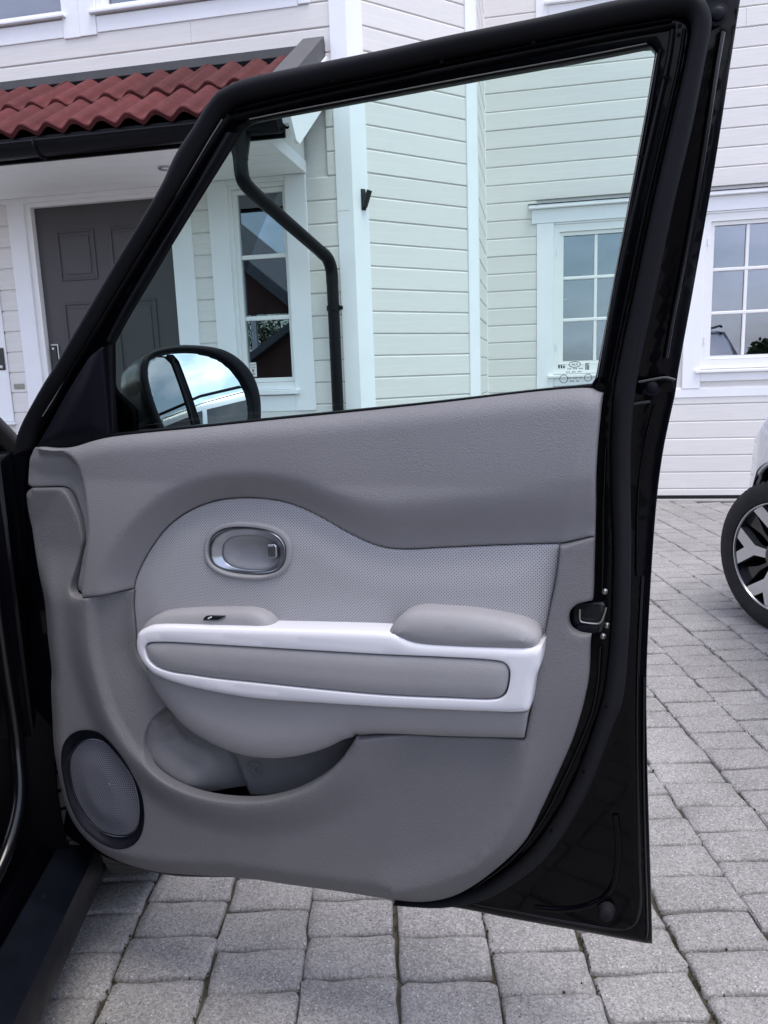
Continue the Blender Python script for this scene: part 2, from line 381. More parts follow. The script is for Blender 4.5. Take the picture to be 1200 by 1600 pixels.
def inside(P, poly):
    P = np.asarray(P, float); A = np.asarray(poly, float); r = np.zeros(len(P), bool); j = len(A) - 1
    for i in range(len(A)):
        xi, yi = A[i]; xj, yj = A[j]
        c = ((yi > P[:, 1]) != (yj > P[:, 1]))
        with np.errstate(divide='ignore', invalid='ignore'):
            r ^= c & (P[:, 0] < (xj - xi) * (P[:, 1] - yi) / (yj - yi + 1e-15) + xi)
        j = i
    return r
def sm(t): t = np.clip(t, 0, 1); return t * t * (3 - 2 * t)
def offset(poly, d):
    """shift a closed loop inwards by d"""
    A = np.asarray(poly, float); T = np.roll(A, -1, 0) - np.roll(A, 1, 0); T /= np.maximum(np.linalg.norm(T, axis=1, keepdims=True), 1e-9)
    area = 0.5 * np.sum(A[:, 0] * np.roll(A[:, 1], -1) - np.roll(A[:, 0], -1) * A[:, 1])
    N = np.stack([-T[:, 1], T[:, 0]], 1) * (1 if area > 0 else -1)
    return A + N * d
ZB, LEAN = 0.95, 0.14
def nbase(z): return LEAN * np.maximum(0, np.asarray(z) - ZB)
def panel(name, outline, h, m, parent, holes=(), fillet=0.004, res=0.007, skirt=0.02, gap=0.0007, hole_fillet=None, mapping=None, back=None):
    """a moulded sheet: polygon in (along, up), height field h towards the viewer, rounded edge, returned rim"""
    O = offset(outline, gap); HS = [offset(q, -gap) for q in holes]; loops = [O] + HS
    pts = [O] + HS
    step = np.median(np.linalg.norm(np.diff(O, axis=0), axis=1))
    for li, lp in enumerate(loops):
        fl = fillet if li == 0 or hole_fillet is None else hole_fillet
        for k in (0.12, 0.4, 1.0):
            d = fl * k; Q = offset(lp, d if li == 0 else -d)
            keep = inside(Q, O) & (dist(Q, O, True) > d * 0.93)
            for hh in HS: keep &= ~inside(Q, hh) & (dist(Q, hh, True) > d * 0.93 * (1 if hole_fillet is None else 0.3))
            pts.append(Q[keep])
    lo, hi = O.min(0), O.max(0)
    gx = np.arange(lo[0], hi[0], res); gy = np.arange(lo[1], hi[1], res * 0.87)
    X, Y = np.meshgrid(gx, gy); X = X + (np.arange(len(gy)) % 2)[:, None] * res * 0.5
    G = np.stack([X.ravel(), Y.ravel()], 1); keep = inside(G, O); G = G[keep]
    keep = dist(G, O, True) > fillet + res * 0.45
    for hh in HS: keep &= ~inside(G, hh); keep &= dist(G, hh, True) > (hole_fillet or fillet) + res * 0.45
    pts.append(G[keep])
    P = np.vstack(pts); edges = []; b = 0
    for lp in loops:
        n = len(lp); edges += [(b + i, b + (i + 1) % n) for i in range(n)]; b += n
    V2, E2, F2, ov, oe, of = delaunay_2d_cdt([Vector((float(p[0]), float(p[1]))) for p in P], edges, [], 0, 1e-7)
    V = np.array([(v.x, v.y) for v in V2]); F = np.array([f for f in F2 if len(f) == 3], int)
    cen = V[F].mean(1); ok = inside(cen, O)
    for hh in HS: ok &= ~inside(cen, hh)
    F = F[ok]
    e1 = V[F[:, 1]] - V[F[:, 0]]; e2 = V[F[:, 2]] - V[F[:, 0]]; cw = (e1[:, 0] * e2[:, 1] - e1[:, 1] * e2[:, 0]) < 0
    F[cw] = F[cw][:, ::-1]
    H = np.asarray(h(V), float) * np.ones(len(V))
    def rnd(d, f): return f * (1 - np.sqrt(np.maximum(0, 1 - (1 - np.clip(d / f, 0, 1)) ** 2)))
    H = H - rnd(dist(V, O, True), fillet)
    for hh in HS: H = H - rnd(dist(V, hh, True), hole_fillet or fillet)
    mp_ = mapping or (lambda V, H: np.stack([V[:, 0], -(nbase(V[:, 1]) + H), V[:, 1]], 1))
    W = mp_(V, H); faces = [tuple(int(i) for i in f) for f in F]
    # rim: boundary edges
    cnt = {}
    for f in faces:
        for a, c in ((f[0], f[1]), (f[1], f[2]), (f[2], f[0])): cnt[(a, c)] = 1
    bd = [(a, c) for (a, c) in cnt if (c, a) not in cnt]
    ids = sorted({i for e in bd for i in e}); mpid = {v: len(V) + k for k, v in enumerate(ids)}
    idx = np.array(ids); Hb = (H[idx] - skirt) if back is None else np.full(len(idx), back)
    W2 = mp_(V[idx], Hb)
    faces += [(a, mpid[a], mpid[c], c) for a, c in bd]
    used = np.unique(np.array([i for f in faces for i in f])); remap = -np.ones(len(V) + len(ids), int); remap[used] = np.arange(len(used))
    allv = np.vstack([W, W2])[used]
    return mesh_obj(name, allv, [tuple(int(remap[i]) for i in f) for f in faces], m, parent, True, sharp=60)
def ribbon(name, A, B, prof, m, parent, n0=0.0, k=6, cap=True):
    """strip between two edge lines A and B (same count), cross-section prof=[(s,h)], s 0..1 across"""
    a, b = catmull(A, k), catmull(B, k); n = len(a); q = len(prof); vs = []
    for i in range(n):
        for s, hh in prof:
            p = a[i] * (1 - s) + b[i] * s
            vs.append((p[0], -(float(nbase(p[1])) + n0 + hh), p[1]))
    fs = [(i * q + j, i * q + j + 1, (i + 1) * q + j + 1, (i + 1) * q + j) for i in range(n - 1) for j in range(q - 1)]
    if cap: fs += [tuple(range(q)), tuple((n - 1) * q + j for j in reversed(range(q)))]
    o = mesh_obj(name, vs, fs, m, parent)
    bm = bmesh.new(); bm.from_mesh(o.data); bmesh.ops.recalc_face_normals(bm, faces=bm.faces[:]); bm.to_mesh(o.data); bm.free()
    o.data.shade_smooth(); o.data.set_sharp_from_angle(angle=R_(50)); return o
def strip(name, path, half, prof, m, parent, n0=0.0, k=6):
    c = np.array(path, float); T = np.gradient(c, axis=0); T /= np.linalg.norm(T, axis=1, keepdims=True); N = np.stack([-T[:, 1], T[:, 0]], 1)
    return ribbon(name, c - N * half, c + N * half, prof, m, parent, n0, k)
ROUND = [(0.5 - 0.5 * math.cos(math.pi * i / 8), math.sin(math.pi * i / 8)) for i in range(9)]
def rprof(h): return [(s, q * h) for s, q in ROUND]

# ---------------------------------------------------------------- ground and paving
HEAD = R_(-11.3096)                      # heading of the paving rows, clockwise from +Y
def RF(r, f): return (r * math.cos(HEAD) + f * math.sin(HEAD), -r * math.sin(HEAD) + f * math.cos(HEAD))
gnd = mesh_obj('ground', [(-120, -120, -0.06), (120, -120, -0.06), (120, 120, -0.06), (-120, 120, -0.06)], [(0, 1, 2, 3)], 'joint_sand')
tag(gnd, 'sandy ground under and around the paved driveway', 'ground', kind='structure')
pav = mesh_obj('paving', [(-9, -9, -0.012), (9, -9, -0.012), (9, 6.62, -0.012), (-9, 6.62, -0.012)], [(0, 1, 2, 3)], 'joint_sand')
tag(pav, 'grey concrete block paving of the driveway, laid in offset rows', 'paving', kind='structure')
PW, PL = 0.180, 0.110
def paver_shape(seed, w=PW, l=PL):
    q = np.random.default_rng(seed); g = 0.0008 + 0.0016 * q.random()
    hw, hl = w / 2 - g, l / 2 - g; c = 0.007
    out = [(-hw + c, -hl), (-hw * .35, -hl), (hw * .3, -hl), (hw - c, -hl), (hw, -hl + c), (hw, hl * .1), (hw, hl - c), (hw - c, hl), (hw * .3, hl), (-hw * .35, hl), (-hw + c, hl), (-hw, hl - c), (-hw, -hl * .1), (-hw, -hl + c)]
    n = len(out); out = np.array(out) + q.normal(0, 0.0021, (n, 2)); inr = 0.0065
    top = out * np.array([1 - inr / w * (1.1), 1 - inr / l * 1.1]) + q.normal(0, 0.0009, (n, 2))
    zt = -0.0009 + q.normal(0, 0.0005, n); core = top * 0.80
    V = [(*p, 0.0006) for p in core] + [(*p, z) for p, z in zip(top, zt)] + [(*p, -0.0050 + z) for p, z in zip(out, zt)] + [(*p, -0.04) for p in out]
    F = [tuple(range(n))] + [(k * n + i, (k + 1) * n + i, (k + 1) * n + (i + 1) % n, k * n + (i + 1) % n) for k in range(3) for i in range(n)]
    return np.array(V), F
shapes = [paver_shape(100 + i) for i in range(20)]
pmesh = []
for V, F in shapes:
    me = bpy.data.meshes.new('paver'); me.from_pydata([tuple(map(float, v)) for v in V], [], F); me.update(); me.materials.append(MATS['paver']); me.shade_smooth(); me.set_sharp_from_angle(angle=R_(50)); pmesh.append(me)
bulkV, bulkF, nb, npv = [], [], 0, 0
phase = {}
for k in range(-26, 40):
    rc = -0.004 + 0.18 * (k + 0.5) + rng.normal(0, 0.0015)
    ph = 0.082 + (0.055 if k % 2 else 0.0) + rng.normal(0, 0.012)
    for j in range(-34, 66):
        f = ph + j * PL
        x, y = RF(rc, f)
        if y > 6.50 or (x < -0.30 and y > 5.4) or (x < -1.0 and y > 4.72) or (-3.75 < x < -1.9 and y > 3.9): continue
        s = int(rng.integers(20)); rot = -HEAD + rng.normal(0, 0.010) + (math.pi if rng.random() < 0.5 else 0)
        z = float(rng.normal(0, 0.0013)); tx, ty = rng.normal(0, 0.006, 2)
        q = rc / f if f > 0.3 else 9
        if -0.60 < q < 0.56 and f > 1.0 and (q > 0.33 or f < 1.78):
            o = bpy.data.objects.new('paver', pmesh[s]); o.location = (x + rng.normal(0, .0012), y + rng.normal(0, .0012), z); o.rotation_euler = (tx, ty, rot); link(o, pav); npv += 1
        else:
            V, F = shapes[s]; c_, s_ = math.cos(rot), math.sin(rot)
            W = np.stack([V[:, 0] * c_ - V[:, 1] * s_ + x, V[:, 0] * s_ + V[:, 1] * c_ + y, V[:, 2] + z], 1)
            bulkV.append(W); bulkF += [tuple(i + nb for i in ff) for ff in F]; nb += len(V)
bulk = mesh_obj('paver_field', np.vstack(bulkV), bulkF, 'paver', pav); bulk['kind'] = 'stuff'
# crumbs of moss and grit caught in the joints
mv, mf = [], []
for i in range(2600):
    f = 1.05 + 4.2 * float(rng.random()) ** 1.7; q = float(rng.uniform(-.55, .55))
    if not (q > .30 or f < 1.8): continue
    k = round((q * f + .004) / .18); r = -0.004 + .18 * k + float(rng.normal(0, .0035))
    if float(rng.random()) < .35: r = q * f
    if math.sin(k * 7.3 + f * 9.0) < -.25: continue
    x, y = RF(r, f); s_ = float(rng.uniform(.0015, .0045)); a = float(rng.uniform(0, 6.28)); z = float(rng.uniform(-.005, .0012)); b0 = len(mv)
    for j in range(3): mv.append((x + s_ * math.cos(a + 2.1 * j), y + s_ * math.sin(a + 2.1 * j), z - .004))
    mv.append((x, y, z + s_ * .5)); mf += [(b0, b0 + 1, b0 + 3), (b0 + 1, b0 + 2, b0 + 3), (b0 + 2, b0, b0 + 3)]
ms = mesh_obj('joint_moss', mv, mf, 'moss', pav); ms['kind'] = 'stuff'
# narrow concrete edging under the far wall
box('edging', 'concrete', pav, -0.45, 7.0, 6.53, 6.61, -0.05, 0.004, 0.004)

# ---------------------------------------------------------------- the white house
YE, YB, XC, XR = 4.85, 6.65, -1.10, -0.41           # entrance wall, far wall, bay corners
house = empty('house', (-1.1, 4.85, 0))
tag(house, 'white clapboard house with grey front door, red tiled porch roof and angled bay', 'house')
HO = Vector((-1.1, 4.85, 0)); house.location = HO
hs = empty('_tmp'); bpy.data.objects.remove(hs)
def hp(o):                                            # parent to the house keeping world coordinates
    o.parent = house; o.matrix_parent_inverse = Matrix.Translation(-HO); return o
EXPO = 0.138
BOARD = [(0.0, 0.0), (-0.014, 0.0), (-0.019, 0.004), (-0.0185, EXPO - 0.013), (-0.0125, EXPO - 0.0045), (-0.0085, EXPO - 0.0038), (-0.0085, EXPO), (0.0, EXPO)]
def boards(wall, spans, z0, z1, phase):
    """lap siding: one object per board; spans(zmid) gives the free x intervals"""
    cache = {}
    k = math.floor((z0 - phase) / EXPO)
    while phase + k * EXPO < z1:
        zb = phase + k * EXPO; k += 1
        iv = []
        for (a, b) in spans(zb + EXPO / 2):
            if b - a > 1.3 and rng.random() < 0.18:
                c = a + (b - a) * float(rng.uniform(.25, .75)); iv += [(a, c - .0008), (c + .0008, b)]
            else: iv.append((a, b))
        for (a, b) in iv:
            key = (round(a, 3), round(b, 3))
            if key not in cache:
                o = MB().prism(BOARD, 'x', a, b).build('siding_board', 'siding', wall, loc=(0, 0, zb)); cache[key] = o
            else:
                o = share(cache[key], wall, (0, 0, zb))
            o.location.y = float(rng.normal(0, 0.0007))
def wall_obj(name, x0, x1, z0, z1, loc, rz, holes=(), thick=0.12):
    """backing wall behind the boards with real openings"""
    xs = sorted({x0, x1, *[h[0] for h in holes], *[h[1] for h in holes]}); zs = sorted({z0, z1, *[h[2] for h in holes], *[h[3] for h in holes]})
    b = MB()
    for i in range(len(xs) - 1):
        for j in range(len(zs) - 1):
            cx, cz = (xs[i] + xs[i + 1]) / 2, (zs[j] + zs[j + 1]) / 2
            if any(h[0] < cx < h[1] and h[2] < cz < h[3] for h in holes): continue
            b.box(xs[i], xs[i + 1], 0.0, thick, zs[j], zs[j + 1])
    o = b.build(name, 'siding', None, fix=False); o.location = loc; o.rotation_euler = (0, 0, rz); hp(o); return o
def cut(a, b, holes):
    def f(z):
        iv = [(a, b)]
        for (h0, h1, g0, g1) in holes:
            if g0 < z < g1:
                iv = [q for (s, e) in iv for q in ((s, min(e, h0)), (max(s, h1), e)) if q[1] - q[0] > 0.004]
        return iv
    return f
# --- entrance wall (local x = world X)
eh = [(-3.33, -2.295, -0.2, 2.285), (-1.90, -1.52, 1.045, 2.30), (-4.6, -2.90, 3.385, 4.9), (-2.68, -1.36, 3.385, 4.9)]
ew = wall_obj('entrance_wall', -4.6, XC + 0.0, 0, 4.9, (0, YE, 0), 0, eh)
blk = [(-3.45, -2.153, -0.2, 2.40), (-2.03, -1.385, 0.888, 2.40), (-4.6, -1.24, 2.33, 3.01), (-4.6, -2.90, 3.26, 4.9), (-2.91, -2.68, 3.25, 4.9), (-2.68, -1.36, 3.26, 4.9), (-3.70, -3.585, 0.86, 2.02), (-4.6, -3.585, 0.70, 2.02)]
boards(ew, cut(-4.6, XC - 0.075, blk), 0.12, 4.9, 1.894)
# --- bay wall (45 degrees) and return wall
dl = math.hypot(XR - XC, XR - XC)
bw = wall_obj('bay_wall', 0.0, dl, 0, 4.9, (XC, YE, 0), R_(45)); boards(bw, cut(0.09, dl - 0.065, []), 0.12, 4.9, 1.775)
yr = YE + (XR - XC)
rw = wall_obj('return_wall', 0.0, YB - yr, 0, 4.9, (XR, yr, 0), R_(90)); boards(rw, cut(0.065, YB - yr - 0.02, []), 0.12, 4.9, 1.62)
# --- far wall
fh = [(0.150, 0.815, 1.055, 2.235), (1.300, 1.935, 1.055, 2.235), (0.10, 1.20, 3.86, 4.9)]
fw = wall_obj('far_wall', XR, 4.6, 0.0, 4.9, (0, YB, 0), 0, fh)
fb = [(0.012, 2.07, 0.90, 2.385), (0.012, 1.34, 3.74, 4.9)]
boards(fw, cut(XR + 0.022, 4.6, fb), 0.03, 4.9, 1.467)
box('base_strip', 'roof_dark', fw, XR, 4.6, -0.024, -0.001, 0.002, 0.030)
def trim(name, x0, x1, z0, z1, y0=-0.030, y1=-0.001, m='white_wood', parent=None, bev=0.003):
    return box(name, m, parent, x0, x1, y0, y1, z0, z1, bev)
# corner boards: two faces meeting on the bay corner
def corner_board(x, y, a0, a1, w0, w1):
    """post wrapping a corner between wall directions a0 (towards -) and a1 (towards +), in degrees"""
    d0 = Vector((math.cos(R_(a0)), math.sin(R_(a0)))); d1 = Vector((math.cos(R_(a1)), math.sin(R_(a1))))
    n0 = Vector((d0.y, -d0.x)); n1 = Vector((d1.y, -d1.x)); t = 0.030
    bis = (n0 + n1).normalized(); tip = bis * (t / bis.dot(n0))
    p = Vector((x, y)); pts = [p - d0 * w0, p - d0 * w0 + n0 * t, p + tip, p + d1 * w1 + n1 * t, p + d1 * w1]
    o = MB().prism([tuple(q) for q in pts], 'z', 0.0, 4.9).build('corner_board', 'white_wood', None); hp(o)
corner_board(XC, YE, 0, 45, 0.088, 0.100)
corner_board(XR, yr, 45, 90, 0.075, 0.075)
o = box('corner_bead', 'white_wood', None, XR + 0.001, XR + 0.022, YB - 0.045, YB - 0.002, 0, 4.9, 0.003); hp(o)
o = box('board_joint', 'roof_dark', None, XC - 0.086, XC - 0.012, YE - 0.0306, YE - 0.0303, 2.093, 2.0945); hp(o)

def window(wall, x0, x1, z0, z1, gx0, gx1, gz0, gz1, cols, rows, y=0.03, bars=0.024, sash=0.03):
    """frame in the opening; pane, glazing bars as sub-parts. g*: glass area"""
    b = MB()
    b.box(x0, gx0 - sash, -0.012, 0.10, z0, z1).box(gx1 + sash, x1, -0.012, 0.10, z0, z1)
    b.box(gx0 - sash, gx1 + sash, -0.012, 0.10, z0, gz0 - sash).box(gx0 - sash, gx1 + sash, -0.012, 0.10, gz1 + sash, z1)
    b.box(gx0 - sash, gx0, 0.004, 0.06, gz0 - sash + .002, gz1 + sash - .002).box(gx1, gx1 + sash, 0.004, 0.06, gz0 - sash + .002, gz1 + sash - .002)
    b.box(gx0, gx1, 0.004, 0.06, gz0 - sash + .002, gz0).box(gx0, gx1, 0.004, 0.06, gz1, gz1 + sash - .002)
    w = b.build('window', 'window_white', None, fix=False); w.location = wall.location; hp(w)
    p = box('pane', 'house_pane', w, gx0, gx1, 0.030, 0.036, gz0, gz1)
    for i in range(1, cols):
        c = gx0 + (gx1 - gx0) * i / cols; box('glazing_bar', 'window_white', w, c - bars / 2, c + bars / 2, 0.012, 0.029, gz0, gz1, 0.006)
    for j in range(1, rows):
        c = gz0 + (gz1 - gz0) * j / rows; box('glazing_bar', 'window_white', w, gx0, gx1, 0.010, 0.029, c - bars / 2, c + bars / 2, 0.006)
    return w
def room(w, x0, x1, z0, z1, y1=0.9):
    """the dark room behind a window"""
    b = MB().box(x0, x1, y1, y1 + .02, z0, z1).box(x0 - .02, x0, .11, y1, z0, z1).box(x1, x1 + .02, .11, y1, z0, z1).box(x0, x1, .11, y1, z0 - .02, z0).box(x0, x1, .11, y1, z1, z1 + .02)
    return b.build('room_lining', 'neighbour_roof', w, fix=False)
# porch side window
w = window(ew, -1.90, -1.52, 1.045, 2.30, -1.845, -1.545, 1.105, 2.245, 1, 3, bars=0.028); room(w, -2.0, -1.4, 1.0, 2.35)
trim('casing_board', -2.030, -1.900, 0.888, 2.33, parent=w); trim('casing_board', -1.520, -1.385, 0.888, 2.33, parent=w)
trim('casing_board', -1.8995, -1.5205, 0.888, 0.990, -0.026, parent=w); trim('sill', -1.915, -1.487, 0.995, 1.027, -0.060, parent=w, bev=.006); trim('casing_board', -1.8995, -1.5205, 1.028, 1.05, -0.022, parent=w)
st = MB().box(-1.842, -1.795, 0.0285, 0.0292, 1.115, 1.207).build('warning_sticker', 'print_white', w, fix=False)
text_mesh('sticker_print', 'STOP', 0.017, 'print_red', w, (-1.8185, 0.0283, 1.192), (R_(90), 0, 0))
text_mesh('sticker_print', 'ALARM', 0.0125, 'print_blue', w, (-1.8185, 0.0283, 1.174), (R_(90), 0, 0))
MB().prism([(-1.8255, 1.163), (-1.8115, 1.163), (-1.8115, 1.152), (-1.8185, 1.143), (-1.8255, 1.152)], 'y', 0.0277, 0.0283).build('sticker_print', 'print_red', w)
for zz, ww in ((1.136, .032), (1.128, .026)): box('sticker_print', 'flashing', w, -1.8185 - ww / 2, -1.8185 + ww / 2, 0.0277, 0.0283, zz, zz + .003)
# upper windows over the porch
w = window(ew, -4.6, -2.90, 3.385, 4.9, -4.55, -2.925, 3.425, 4.85, 1, 1, sash=.018); room(w, -4.6, -2.9, 3.3, 4.9)
trim('sill', -4.6, -2.882, 3.368, 3.386, -0.055, parent=w, bev=.004); trim('casing_board', -4.6, -2.912, 3.258, 3.360, -0.026, parent=w)
trim('casing_board', -2.910, -2.7965, 3.248, 4.9, parent=w); trim('casing_board', -2.7955, -2.682, 3.250, 4.9, -0.031, parent=w)
box('curtain', 'curtain', w, -4.55, -2.93, 0.20, 0.22, 3.4, 4.8)
w = window(ew, -2.68, -1.36, 3.385, 4.9, -2.610, -1.42, 3.425, 4.85, 2, 1); room(w, -2.68, -1.36, 3.3, 4.9)
trim('sill', -2.715, -1.33, 3.364, 3.384, -0.055, parent=w, bev=.004); trim('casing_board', -2.680, -1.376, 3.262, 3.355, -0.026, parent=w); trim('casing_board', -1.374, -1.306, 3.27, 4.9, parent=w)
# far wall windows
for (a, gl, gr) in ((0.150, 0.226, 0.735), (1.300, 1.372, 1.865)):
    w = window(fw, a, gr + 0.075, 1.055, 2.235, gl, gr, 1.155, 2.148, 2, 3, bars=0.026); room(w, a - .05, gr + .15, 1.0, 2.3)
    trim('casing_board', a - 0.137, a - 0.001, 0.90, 2.250, parent=w); trim('casing_board', gr + 0.076, gr + 0.205, 0.90, 2.250, parent=w)
    trim('sill', a - 0.045, gr + 0.12, 1.022, 1.046, -0.055, parent=w, bev=.005); trim('casing_board', a, gr + .075, 0.955, 1.021, -0.024, parent=w)
    trim('casing_board', a, gr + .075, 2.236, 2.250, -0.022, parent=w)
    trim('hinge', a + .020, a + .028, 2.00, 2.06, -0.022, -0.012, parent=w, bev=.002); trim('hinge', a + .020, a + .028, 1.25, 1.31, -0.022, -0.012, parent=w, bev=.002)
    if a < 1: trim('head_casing', -0.026, 2.10, 2.251, 2.358, -0.034, parent=w); trim('drip_cap', -0.052, 2.13, 2.360, 2.388, -0.075, m='white_wood', parent=w, bev=.004); trim('cap_flashing', -0.055, 2.132, 2.3885, 2.394, -0.078, m='roof_dark', parent=w, bev=0)
    if a < 1: box('latch_handle', 'window_white', w, gl + .004, gl + .035, 0.04, .05, 1.652, 1.66, 0.002)
trim('skirt_board', 0.012, 2.10, 0.830, 0.898, -0.026, parent=w)
w = window(fw, 0.10, 1.20, 3.86, 4.9, 0.16, 1.14, 3.93, 4.85, 2, 1); room(w, .1, 1.2, 3.8, 4.9)
trim('casing_board', 0.006, 0.0985, 3.735, 4.9, parent=w); trim('casing_board', 0.0995, 1.25, 3.737, 3.842, -0.026, parent=w); trim('sill', 0.07, 1.23, 3.844, 3.866, -0.055, parent=w, bev=.004)
# front door: leaf, raised panels, frame, handle
dr = box('front_door', 'door_grey', None, -3.29, -2.302, YE + 0.030, YE + 0.075, 0.17, 2.272, 0.003); hp(dr)
def raised(x0, x1, z0, z1):
    b = MB(); t = 0.016
    for (a, c, d, e) in ((x0, x0 + t, z0, z1), (x1 - t, x1, z0, z1), (x0 + t, x1 - t, z0, z0 + t), (x0 + t, x1 - t, z1 - t, z1)): b.box(a, c, YE + 0.0215, YE + 0.0305, d, e, 0.004)
    b.box(x0 + .04, x1 - .04, YE + 0.024, YE + 0.0305, z0 + .04, z1 - .04, 0.003)
    return b.build('door_panel', 'door_grey', dr, fix=False)
for (xa, xb) in ((-3.145, -2.868), (-2.757, -2.465)):
    for (za, zb_) in ((1.795, 2.118), (0.95, 1.652), (0.35, 0.85)): raised(xa, xb, za, zb_)
MB().box(-3.270, -3.213, YE + 0.018, YE + 0.030, 1.11, 1.385, 0.008).build('door_handle', 'steel', dr, fix=False)
MB().box(-3.262, -3.221, YE + 0.004, YE + 0.019, 1.185, 1.375, 0.012).build('lock_plate', 'black_plate', dr, fix=False)
MB().lathe([(0, 0.001), (0, .008), (-.004, .007), (-.005, .001)], 16, 'y', (-3.2415, YE + .003, 1.353)).build('lock_button', 'print_white', dr, True)
for zz in (2.0, 0.5): MB().tube([(-2.293, YE + .02, zz), (-2.293, YE + .02, zz + .11)], 0.008, 8).build('hinge', 'steel', dr, True)
fr = MB().box(-3.33, -3.2905, YE - 0.010, YE + 0.10, 0.17, 2.30).box(-2.3015, -2.295, YE - 0.010, YE + 0.10, 0.17, 2.30).box(-3.2905, -2.3015, YE - 0.010, YE + 0.10, 2.2725, 2.30).build('door_frame', 'window_white', None, fix=False); hp(fr)
for (a, b_) in ((-3.455, -3.331), (-2.294, -2.153)): hp(trim('casing_board', a, b_, 0.17, 2.33, YE - .030, YE - .001))
hp(trim('frieze_board', -4.6, -2.0305, 2.301, 2.331, YE - .0295, YE - .001)); hp(trim('frieze_board', -1.8995, -1.5205, 2.301, 2.331, YE - .0295, YE - .001))
hp(trim('frieze_board', -4.6, -1.385, 2.332, 2.40, YE - .034, YE - .001))
ds = box('doorstep', 'concrete', None, -3.72, -1.95, 3.95, YE - .001, -0.03, 0.16, 0.01); hp(ds)
# board left of the door with the name plate
hp(trim('casing_board', -4.6, -3.585, 0.865, 2.02, YE - .032, YE - .0195)); hp(trim('ledge', -4.6, -3.57, 0.845, 0.8635, YE - .05, YE - .0195, bev=.004))
npl = box('name_plate', 'black_plate', None, -3.93, -3.597, YE - .040, YE - .0325, 1.222, 1.372, 0.004); hp(npl)
for (a, c) in ((-3.638, 1.345), (-3.625, 1.245), (-3.89, 1.345), (-3.90, 1.245)):
    MB().lathe([(0, 0.001), (0, .011), (-.004, .009), (-.005, .001)], 14, 'y', (a, YE - .0402, c)).build('plate_screw', 'print_white', npl, True)
for zz, a in ((1.322, -3.668), (1.300, -3.655), (1.278, -3.668), (1.255, -3.645)): box('plate_lettering', 'print_white', npl, -3.86, a, YE - .0407, YE - .0402, zz - .004, zz + .004)
hp(box('name_tag', 'brass_plate', None, -3.558, -3.478, YE - .026, YE - .0195, 1.089, 1.125, 0.003))

# --- porch roof: pitched, double-wave tiles, dark fascia, gutter and downpipe
porch = empty('porch_roof', (-2.9, 4.4, 2.4)); PO = Vector((-2.9, 4.4, 2.4)); hp(porch)
def pp(o): o.parent = porch; o.matrix_parent_inverse = Matrix.Translation(-PO); return o
XL, XV = -4.6, -1.235
EY_, EZ_, TY_, TZ_ = 4.085, 2.440, 4.80, 2.895          # eave and top of the tiled slope
sl = math.atan2(TZ_ - EZ_, TY_ - EY_); slen = math.hypot(TY_ - EY_, TZ_ - EZ_)
pp(MB().prism([(EY_ + .02, EZ_ - .03), (YE - .002, TZ_ + .02), (YE - .002, TZ_ - .02), (EY_ + .02, EZ_ - .07)], 'x', XL, XV - .02).build('roof_deck', 'arch_black'))
def tile_mesh():
    W, L, n = 0.316, 0.470, 24; vs = []; A = 0.042
    def wave(x):
        t = (x / (W / 2)) % 1.0
        return A * (0.5 + 0.5 * math.cos(2 * math.pi * t)) ** 0.8
    for (y, dz, th) in ((0, 0, 0), (0.006, 0.004, 0), (L, -0.018, 0), (L, -0.018, 1), (0, 0, 1)):
        for i in range(n + 1):
            x = -0.004 + (W + 0.012) * i / n
            vs.append((x, y, wave(x) + dz * 1.4 + (0.018 if not th else -0.006)))
    fs = []
    for r in range(4):
        for i in range(n): a = r * (n + 1) + i; fs.append((a, a + 1, a + n + 2, a + n + 1))
    for i in range(n): fs.append((4 * (n + 1) + i, 4 * (n + 1) + i + 1, i + 1, i))
    fs += [tuple(r * (n + 1) for r in (0, 1, 2, 3, 4)), tuple(r * (n + 1) + n for r in (4, 3, 2, 1, 0))]
    me = bpy.data.meshes.new('roof_tile'); me.from_pydata(vs, [], fs); me.materials.append(MATS['roof_tile'])
    bm = bmesh.new(); bm.from_mesh(me); bmesh.ops.recalc_face_normals(bm, faces=bm.faces[:]); bm.to_mesh(me); bm.free()
    me.shade_smooth(); me.set_sharp_from_angle(angle=R_(40)); return me
tm = tile_mesh()
ROWL = 0.430
for row in (0, 1):
    for c in range(12):
        x = XV - 0.105 - 0.316 * (c + 1) + 0.018; s = row * ROWL
        o = bpy.data.objects.new('roof_tile', tm)
        o.location = (x + rng.normal(0, .002), EY_ - .03 + s * math.cos(sl), EZ_ + .012 + s * math.sin(sl) + row * .012)
        o.rotation_euler = (sl + R_(2.2) + rng.normal(0, .006), 0, rng.normal(0, .004)); COL.objects.link(o); pp(o)
pp(box('wall_flashing', 'flashing', None, XL, XV - .10, YE - .030, YE - .003, 2.995, 3.047, 0.003))
pp(MB().prism([(YE - .004, 2.993), (YE - .03, 2.993), (YE - .08, 2.92), (YE - .08, 2.905), (YE - .004, 2.89)], 'x', XL, XV - .10).build('ridge_strip', 'arch_black'))
